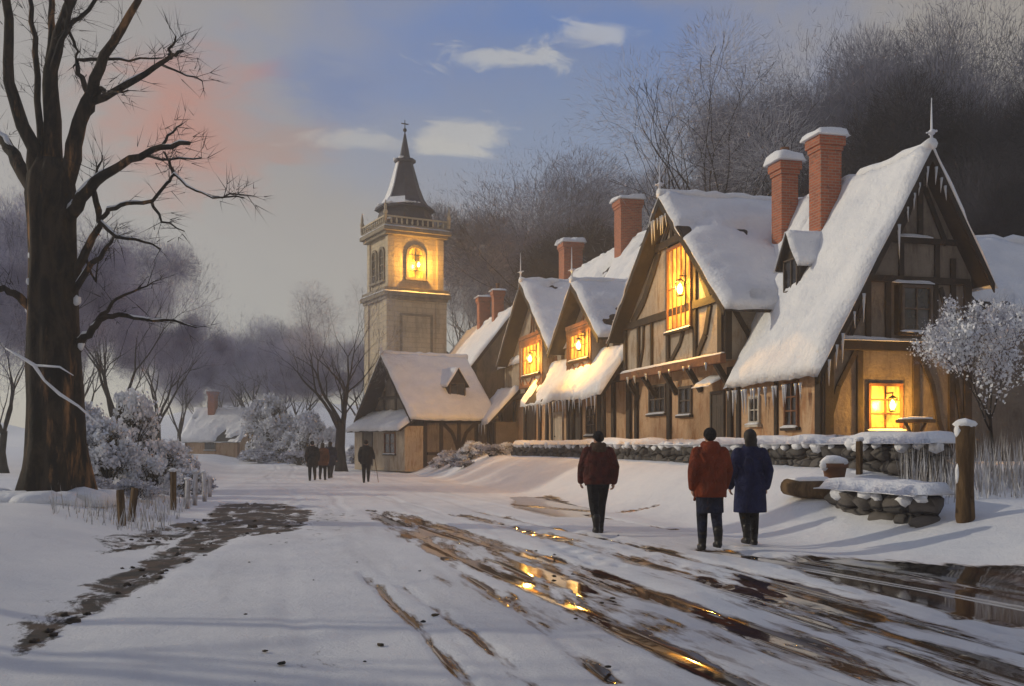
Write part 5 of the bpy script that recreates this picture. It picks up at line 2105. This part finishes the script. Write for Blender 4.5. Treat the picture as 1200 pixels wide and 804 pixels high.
for (px_, py_, s_, dy_) in ((84, 240, 5, -.05), (48, 228, 4, -.1), (90, 352, 4.5, -.05), (95, 404, 4, -.05), (34, 362, 4, -.05), (36, 300, 3, -.2), (33, 330, 2.5, -.25), (40, 262, 3, -.3)):
    m2 = MB()
    m2.lump(tp(px_, py_, dy_), s_ * YT / F_PX, px_, 2, .5, (1, 1, 1.5))
    m2.build('snow', M['snow'], bt)
# drift round the foot
for k in range(14):
    a = 2 * PI * k / 14
    mb.lump((1.05 * math.cos(a) + r.uniform(-.1, .1), 1.0 * math.sin(a) + r.uniform(-.1, .1), r.uniform(-.08, .02)), r.uniform(.3, .5), k, 2, .4, (1.2, 1.2, .55))
mb.build('snow_drift', M['snow'], bt)
mb = MB()
# the snow loaded twig that crosses the trunk
sn = [tp(*p_, -1.1) for p_ in ((6, 408), (24, 418), (40, 428), (52, 446), (70, 462), (92, 476), (112, 494), (120, 500))]
mb.tube(sn, [.012, .03, .04, .025, .035, .024, .018, .008], 7)
mb.tube([sn[2], tp(70, 430, -1.1), tp(86, 440, -1.1)], [.025, .02, .008], 6)
mb.build('snow', M['snow'], bt)


# ------------------------------------------------------------------ people
def fuse(name, mb, voxel, mat, parent, smooth_it=2):
    """melt the shapes of mb into one continuous skin"""
    me = bpy.data.meshes.new(name)
    me.from_pydata(mb.v, [], mb.f)
    bm = bmesh.new()
    bm.from_mesh(me)
    bmesh.ops.recalc_face_normals(bm, faces=bm.faces)
    bm.to_mesh(me)
    bm.free()
    o = bpy.data.objects.new(name, me)
    COL.objects.link(o)
    rm = o.modifiers.new('remesh', 'REMESH')
    rm.mode = 'VOXEL'
    rm.voxel_size = voxel
    if smooth_it:
        s_ = o.modifiers.new('smooth', 'SMOOTH')
        s_.factor = .5
        s_.iterations = smooth_it
    dg = bpy.context.evaluated_depsgraph_get()
    me2 = bpy.data.meshes.new_from_object(o.evaluated_get(dg))
    o.modifiers.clear()
    o.data = me2
    bpy.data.meshes.remove(me)
    me2.name = name
    me2.polygons.foreach_set('use_smooth', [True] * len(me2.polygons))
    me2.materials.clear()
    me2.materials.append(mat)
    o.parent = parent
    return o


def ball(mb, c_, r_, s_=(1, 1, 1)):
    mb.lump(c_, r_, 0, 3, 0.0, s_)


def limb(mb, pts, rads, n=14):
    # round joints: a ball at each
    mb.tube(pts, rads, n)
    for p_, r_ in zip(pts, rads): mb.lump(p_, r_, 0, 2, 0, (1, 1, 1))


def rings(mb, rows_, n=24):
    """closed loft of ellipses (cx, cy, z, rx, ry)"""
    vs, fs = [], []
    for (cx, cy, z, rx, ry) in rows_:
        for k in range(n):
            a = 2 * PI * k / n
            vs.append((cx + rx * math.cos(a), cy + ry * math.sin(a), z))
    for i in range(len(rows_) - 1):
        for k in range(n):
            k2 = (k + 1) % n
            fs.append((i * n + k, i * n + k2, (i + 1) * n + k2, (i + 1) * n + k))
    fs.append(tuple(range(n - 1, -1, -1)))
    fs.append(tuple((len(rows_) - 1) * n + k for k in range(n)))
    mb.add(vs, fs, True)


def cloth(name, c1, c2, rough=.85):
    m, nt, b = material(name)
    t = NT(nt)
    v = t.coord()
    col = t.mix(t.step(t.noise(v, 5.5, 5, .6), .38, .64), c1, c2)
    t.link(col, b.inputs['Base Color'])
    b.inputs['Roughness'].default_value = rough
    b.inputs['Specular IOR Level'].default_value = .2
    fold = t.noise(t.map(v, (1, 1, .5)), 8, 5, .6, 1.2)
    t.link(t.bump(t.math('ADD', fold, t.math('MULTIPLY', t.noise(v, 60, 3), .12)), .13), b.inputs['Normal'])
    return m


M['skin'] = mottled('skin', (.50, .29, .20), (.44, .24, .17), 12, .6, .002, 60)
M['hair_dark'] = mottled('dark_hair', (.012, .010, .009), (.03, .022, .018), 30, .6, .004, 80)
M['cl_maroon'] = cloth('maroon_cloth', (.115, .026, .019), (.060, .018, .015))
M['cl_red'] = cloth('red_cloth', (.22, .035, .022), (.10, .022, .018))
M['cl_rust'] = cloth('rust_cloth', (.24, .046, .018), (.17, .036, .016))
M['cl_navy'] = cloth('navy_cloth', (.013, .017, .058), (.020, .026, .082))
M['cl_black'] = cloth('black_cloth', (.010, .010, .012), (.022, .020, .022))
M['cl_blue'] = cloth('blue_black_cloth', (.012, .013, .022), (.025, .03, .06))
M['cl_brown'] = cloth('brown_cloth', (.14, .055, .025), (.08, .035, .02))
M['cl_fur'] = cloth('fur_collar', (.09, .055, .035), (.05, .032, .022))
M['boot'] = mottled('boot_leather', (.010, .009, .009), (.02, .016, .014), 14, .45, .004, 50)


def person(loc, rz, H, label, coat, coat_len, hat, coat_mat, low_mat='cl_black', stride=.18, phase=1, arm=.2, collar='cl_fur', fine=True, skirt=None, bulk=1.0, hood=False, grip=None, head_turn=0.0, group=None):
    """figure seen from behind: faces +y; coat_len = height of the coat's hem as a share of H"""
    root = empty('person', loc, rz)
    tag(root, label, 'person', group)
    S = H / 1.75
    vox = .0085 if fine else .016
    hip, knee, ank = .92, .50, .085
    fx = .095
    lg_ = []
    for sd_, ph in ((-1, phase), (1, -phase)):
        fy = stride * ph
        kn = (sd_ * fx, fy * .55 + .05, knee)
        if ph < 0:
            an = (sd_ * fx, fy * 1.1 - .02, ank + .05)
        else:
            an = (sd_ * fx, fy * 1.0, ank)
        lg_.append(((sd_ * .10, 0, hip), kn, an))
    sh = 1.43
    ar_ = []
    for sd_, ph in ((-1, -phase), (1, phase)):
        sp_ = (sd_ * .185, -.0, sh)
        el = (sd_ * .265, arm * ph * .5 - .03, 1.15)
        wr = (sd_ * .255, arm * ph + .08, .90)
        ar_.append([sp_, el, wr])
    if grip: ar_[1] = [(.185, 0, sh), (.28, .06, 1.17), (.31, .26, 1.02)]
    mb = MB()

    def V(p_): return Vector(p_) * S
    # body: legs, torso, neck, head, arms, hands
    for a, b_, c_ in lg_: limb(mb, [V(a), V(b_), V(c_)], [.085 * S, .055 * S, .038 * S])
    for a, b_, c_ in lg_:
        limb(mb, [V((c_[0], c_[1] - .03, max(.045, c_[2] - .04))), V((c_[0], c_[1] + .15, max(.035, c_[2] - .065)))], [.04 * S, .03 * S])
    rings(mb, [(0, 0, .84 * S, .10 * S, .08 * S), (0, 0, .92 * S, .165 * S, .11 * S), (0, 0, 1.08 * S, .14 * S, .095 * S), (0, 0, 1.28 * S, .17 * S, .11 * S), (0, 0, 1.42 * S, .165 * S, .09 * S), (0, 0, 1.49 * S, .07 * S, .06 * S)])
    limb(mb, [V((0, -.005, 1.44)), V((0, .015, 1.56))], [.06 * S, .052 * S])
    for a, b_, c_ in ar_: limb(mb, [V(a), V(b_), V(c_)], [.055 * S, .043 * S, .029 * S])
    ct, st_ = math.cos(head_turn), math.sin(head_turn)

    def hd(x, y, z): return V((x * ct - y * st_, x * st_ + y * ct + .02, z))
    ball(mb, hd(0, -.005, 1.655), .1 * S, (.78, .95, 1.0))
    ball(mb, hd(0, .025, 1.60), .075 * S, (.82, .95, 1.0))
    ball(mb, hd(0, .06, 1.565), .035 * S, (1, 1, .8))                     # chin
    limb(mb, [hd(0, .085, 1.665), hd(0, .112, 1.625)], [.010 * S, .016 * S], 8)   # nose
    for s_ in (-1, 1):
        ball(mb, hd(s_ * .08, -.005, 1.635), .024 * S, (.4, .8, 1.2))     # ears
        ball(mb, hd(s_ * .032, .082, 1.66), .013 * S)                     # eyes
    ball(mb, hd(0, .088, 1.592), .02 * S, (1.2, .5, .4))                  # mouth
    for k, (a, b_, c_) in enumerate(ar_):
        sd_ = -1 if k == 0 else 1
        el, wr = V(b_), V(c_)
        ax = (wr - el).normalized()
        if fine:
            fwd = Vector((0, 1, 0))
            fwd = (fwd - ax * fwd.dot(ax)).normalized()
            inn = ax.cross(fwd).normalized()
            if inn.x * sd_ > 0: inn = -inn
            for j in range(4):                                             # palm from four rays
                o_ = (j - 1.5) * .021 * S
                limb(mb, [wr, wr + ax * .085 * S + fwd * o_], [.02 * S, .014 * S], 8)
            for j, fl_ in enumerate((.062, .075, .08, .07)):
                o_ = (1.5 - j) * .0235 * S
                k0 = wr + ax * .085 * S + fwd * o_
                k1 = k0 + (ax * .8 + inn * .35).normalized() * fl_ * .5 * S
                k2 = k1 + (ax * .35 + inn * .8).normalized() * fl_ * .5 * S
                limb(mb, [k0, k1, k2], [.010 * S, .0095 * S, .008 * S], 8)
            t0 = wr + ax * .03 * S + fwd * .026 * S
            t1 = t0 + (ax * .6 + fwd * .7 + inn * .3).normalized() * .04 * S
            t2 = t1 + (ax * .9 + inn * .35).normalized() * .032 * S
            limb(mb, [t0, t1, t2], [.013 * S, .011 * S, .009 * S], 8)
        else:
            ball(mb, wr + ax * .06 * S, .045 * S, (.6, .8, 1))
    fuse('body', mb, vox, M['skin'], root, 1)
    # trousers
    mb = MB()
    for a, b_, c_ in lg_: limb(mb, [V(a), V(b_), V((c_[0], c_[1], c_[2] + .10))], [.112 * S, .082 * S, .066 * S])
    rings(mb, [(0, 0, .80 * S, .13 * S, .11 * S), (0, 0, .90 * S, .19 * S, .135 * S), (0, 0, 1.02 * S, .17 * S, .12 * S)])
    fuse('trousers', mb, vox * 1.3, M[low_mat], root, 2)
    for a, b_, c_ in lg_:
        mb = MB()
        limb(mb, [V((c_[0], c_[1], c_[2] + .17)), V((c_[0], c_[1], c_[2] - .01))], [.068 * S, .056 * S])
        zf = max(.05, c_[2] - .035)
        limb(mb, [V((c_[0], c_[1] - .035, zf)), V((c_[0], c_[1] + .08, zf - .005)), V((c_[0], c_[1] + .165, max(.04, zf - .02)))], [.052 * S, .05 * S, .04 * S])
        rings(mb, [(c_[0] * S, (c_[1] + .06) * S, max(.0, c_[2] - .085) * S, .05 * S, .15 * S), (c_[0] * S, (c_[1] + .06) * S, (max(.0, c_[2] - .085) + .03) * S, .05 * S, .15 * S)])
        fuse('boot', mb, vox * 1.3, M['boot'], root, 1)
    # coat
    hem = coat_len * 1.75
    B = bulk
    mb = MB()
    if coat == 'long':
        rings(mb, [(0, 0, hem * S, .235 * B * S, .18 * B * S), (0, 0, (hem + .15) * S, .232 * B * S, .178 * B * S), (0, 0, .92 * S, .215 * B * S, .16 * B * S), (0, 0, 1.08 * S, .188 * B * S, .142 * B * S), (0, 0, 1.28 * S, .205 * B * S, .145 * B * S),
                   (0, 0, 1.42 * S, .205 * B * S, .125 * B * S), (0, 0, 1.5 * S, .12 * B * S, .09 * B * S), (0, .01, 1.55 * S, .085 * B * S, .08 * B * S)])
    else:
        rings(mb, [(0, 0, hem * S, .215 * B * S, .165 * B * S), (0, 0, (hem + .06) * S, .232 * B * S, .182 * B * S), (0, 0, 1.05 * S, .235 * B * S, .18 * B * S), (0, 0, 1.28 * S, .232 * B * S, .168 * B * S),
                   (0, 0, 1.42 * S, .215 * B * S, .14 * B * S), (0, 0, 1.5 * S, .13 * B * S, .10 * B * S), (0, .01, 1.56 * S, .095 * B * S, .088 * B * S)])
    for k, (a, b_, c_) in enumerate(ar_):
        a, b_, c_ = V(a), V(b_), V(c_)
        c2_ = b_.lerp(c_, .97)
        limb(mb, [a + Vector((0, 0, -.02)), a.lerp(b_, .5), b_, b_.lerp(c_, .5), c2_], [.088 * B * S, .082 * B * S, .074 * B * S, .068 * B * S, .056 * B * S])
    rr_ = random.Random(int(H * 1000))
    for k in range(26):                                               # folds and puckers in the cloth
        a = rr_.uniform(0, 2 * PI)
        z_ = rr_.uniform(hem + .05, 1.4)
        rx_, ry_ = .205 * B, .150 * B
        p0 = Vector((rx_ * math.cos(a), ry_ * math.sin(a), z_)) * S
        p1 = p0 + Vector((-math.sin(a) * .08, math.cos(a) * .06, rr_.uniform(-.14, -.03))) * S
        mb.tube([p0, p1], [.03 * S, .02 * S], 8)
    fuse('coat' if coat == 'long' else 'jacket', mb, vox * 1.2, M[coat_mat], root, 2)
    if skirt:
        mb = MB()
        rings(mb, [(0, 0, skirt * 1.75 * S, .20 * S, .155 * S), (0, 0, (hem - .1) * S, .195 * S, .15 * S), (0, 0, (hem + .06) * S, .19 * S, .145 * S)])
        fuse('skirt', mb, vox * 1.4, M['cl_blue'], root, 2)
    if collar:
        mb = MB()
        for k in range(16):
            a = 2 * PI * k / 16
            ball(mb, V((.095 * B * math.cos(a), .085 * B * math.sin(a) + .005, 1.525 + .012 * math.sin(k * 2.3))), .042 * S)
        if hood: ball(mb, V((0, -.1, 1.47)), .11 * S, (1.2, .7, 1.0))
        fuse('collar', mb, vox * 1.4, M[collar], root, 1)
    mb = MB()
    if hat == 'beanie':
        ball(mb, hd(0, -.015, 1.685), .108 * S, (.84, .98, .82))
        ball(mb, hd(0, -.055, 1.64), .085 * S, (.98, .7, .8))
        rings(mb, [(hd(0, 0, 0).x, hd(0, -.02, 0).y, 1.635 * S, .089 * S, .098 * S), (hd(0, 0, 0).x, hd(0, -.02, 0).y, 1.68 * S, .096 * S, .106 * S)])
        fuse('hat', mb, vox * 1.3, M['cl_black'], root, 1)
    else:
        ball(mb, hd(0, -.02, 1.675), .114 * S, (.86, .98, .95))
        ball(mb, hd(0, -.06, 1.60), .1 * S, (.98, .65, 1.1))
        ball(mb, hd(0, -.065, 1.53), .085 * S, (1.15, .55, 1.0))
        fuse('hair', mb, vox * 1.3, M['hair_dark'], root, 1)
    return root


def on_ground(px, py):
    z = 0.0
    for _ in range(5):
        g = px_ground(px, py, z)
        z = ground_z(g.x, g.y) + .012
    return (g.x, g.y, z)


person(on_ground(701, 626), .12, 1.77, 'person walking alone in a dark maroon jacket and dark cap', 'short', .49, 'beanie', 'cl_maroon', 'cl_black', .26, -1, .16, 'cl_fur', True, None, 1.12, True, head_turn=.3)
person(on_ground(832, 645), .05, 1.78, 'person in a rust red padded jacket over a dark skirt, walking beside the long coat', 'short', .44, 'beanie', 'cl_rust', 'cl_blue', .07, 1, .08, 'cl_rust', True, .31, 1.04, True)
person(on_ground(879, 640), .1, 1.76, 'person with dark hair in a long navy coat, walking beside the rust red jacket', 'long', .295, 'hair', 'cl_navy', 'cl_black', .1, -1, .08, None, True, None, 1.08)
pw = person(on_ground(429, 566), .1, 1.74, 'distant person in black with a walking stick', 'short', .44, 'beanie', 'cl_black', 'cl_black', .12, 1, .1, None, False, None, 1.1, grip=True)
loc = Vector(pw.location)
mb = MB()
mb.tube([(0, 0, 0), (.01, .0, .5), (0, 0, 1.02)], [.012, .014, .016], 6)
mb.lump((0, 0, 1.03), .024, 1, 1, .1)
st = mb.build('walking_stick', M['wood'])
m_ = Matrix.Rotation(.1, 4, 'Z')
hp = loc + m_ @ Vector((.34, .29, 0))
st.location = (hp.x + .16, hp.y - .05, loc.z)
st.rotation_euler = (0, -.16, 0)
tag(st, 'thin walking stick held by the distant person in black', 'walking stick')
person(on_ground(366, 564), .3, 1.72, 'distant person in a black coat, walking next to the brown coat', 'long', .36, 'beanie', 'cl_black', 'cl_black', .12, 1, .1, None, False, None, 1.1)
person(on_ground(378, 563), 0, 1.64, 'distant person in a brown orange coat between two dark walkers', 'long', .40, 'hair', 'cl_brown', 'cl_black', .1, -1, .1, None, False, None, 1.1)
person(on_ground(387, 561), -.1, 1.7, 'distant person in a dark blue coat behind the brown coat', 'long', .36, 'hair', 'cl_blue', 'cl_black', .12, 1, .1, None, False, None, 1.1)

# ------------------------------------------------------------------ the cold air
mb = MB()
c0 = [street(a, b) for a, b in ((-156, -75), (156, -75), (156, 205), (-156, 205))]
mb.box8([(q.x, q.y, -3.0) for q in c0] + [(q.x, q.y, 46.0) for q in c0])
hz = mb.build('haze', None)
m = bpy.data.materials.new('haze')
m.use_nodes = True
nt = m.node_tree
nt.nodes.clear()
o_ = nt.nodes.new('ShaderNodeOutputMaterial')
pv = nt.nodes.new('ShaderNodeVolumePrincipled')
pv.inputs['Color'].default_value = (.88, .875, .87, 1)
pv.inputs['Density'].default_value = .0021
pv.inputs['Anisotropy'].default_value = .5
nt.links.new(pv.outputs[0], o_.inputs['Volume'])
hz.data.materials.append(m)
tag(hz, 'pale cold haze filling the air of the village', 'haze', kind='stuff')
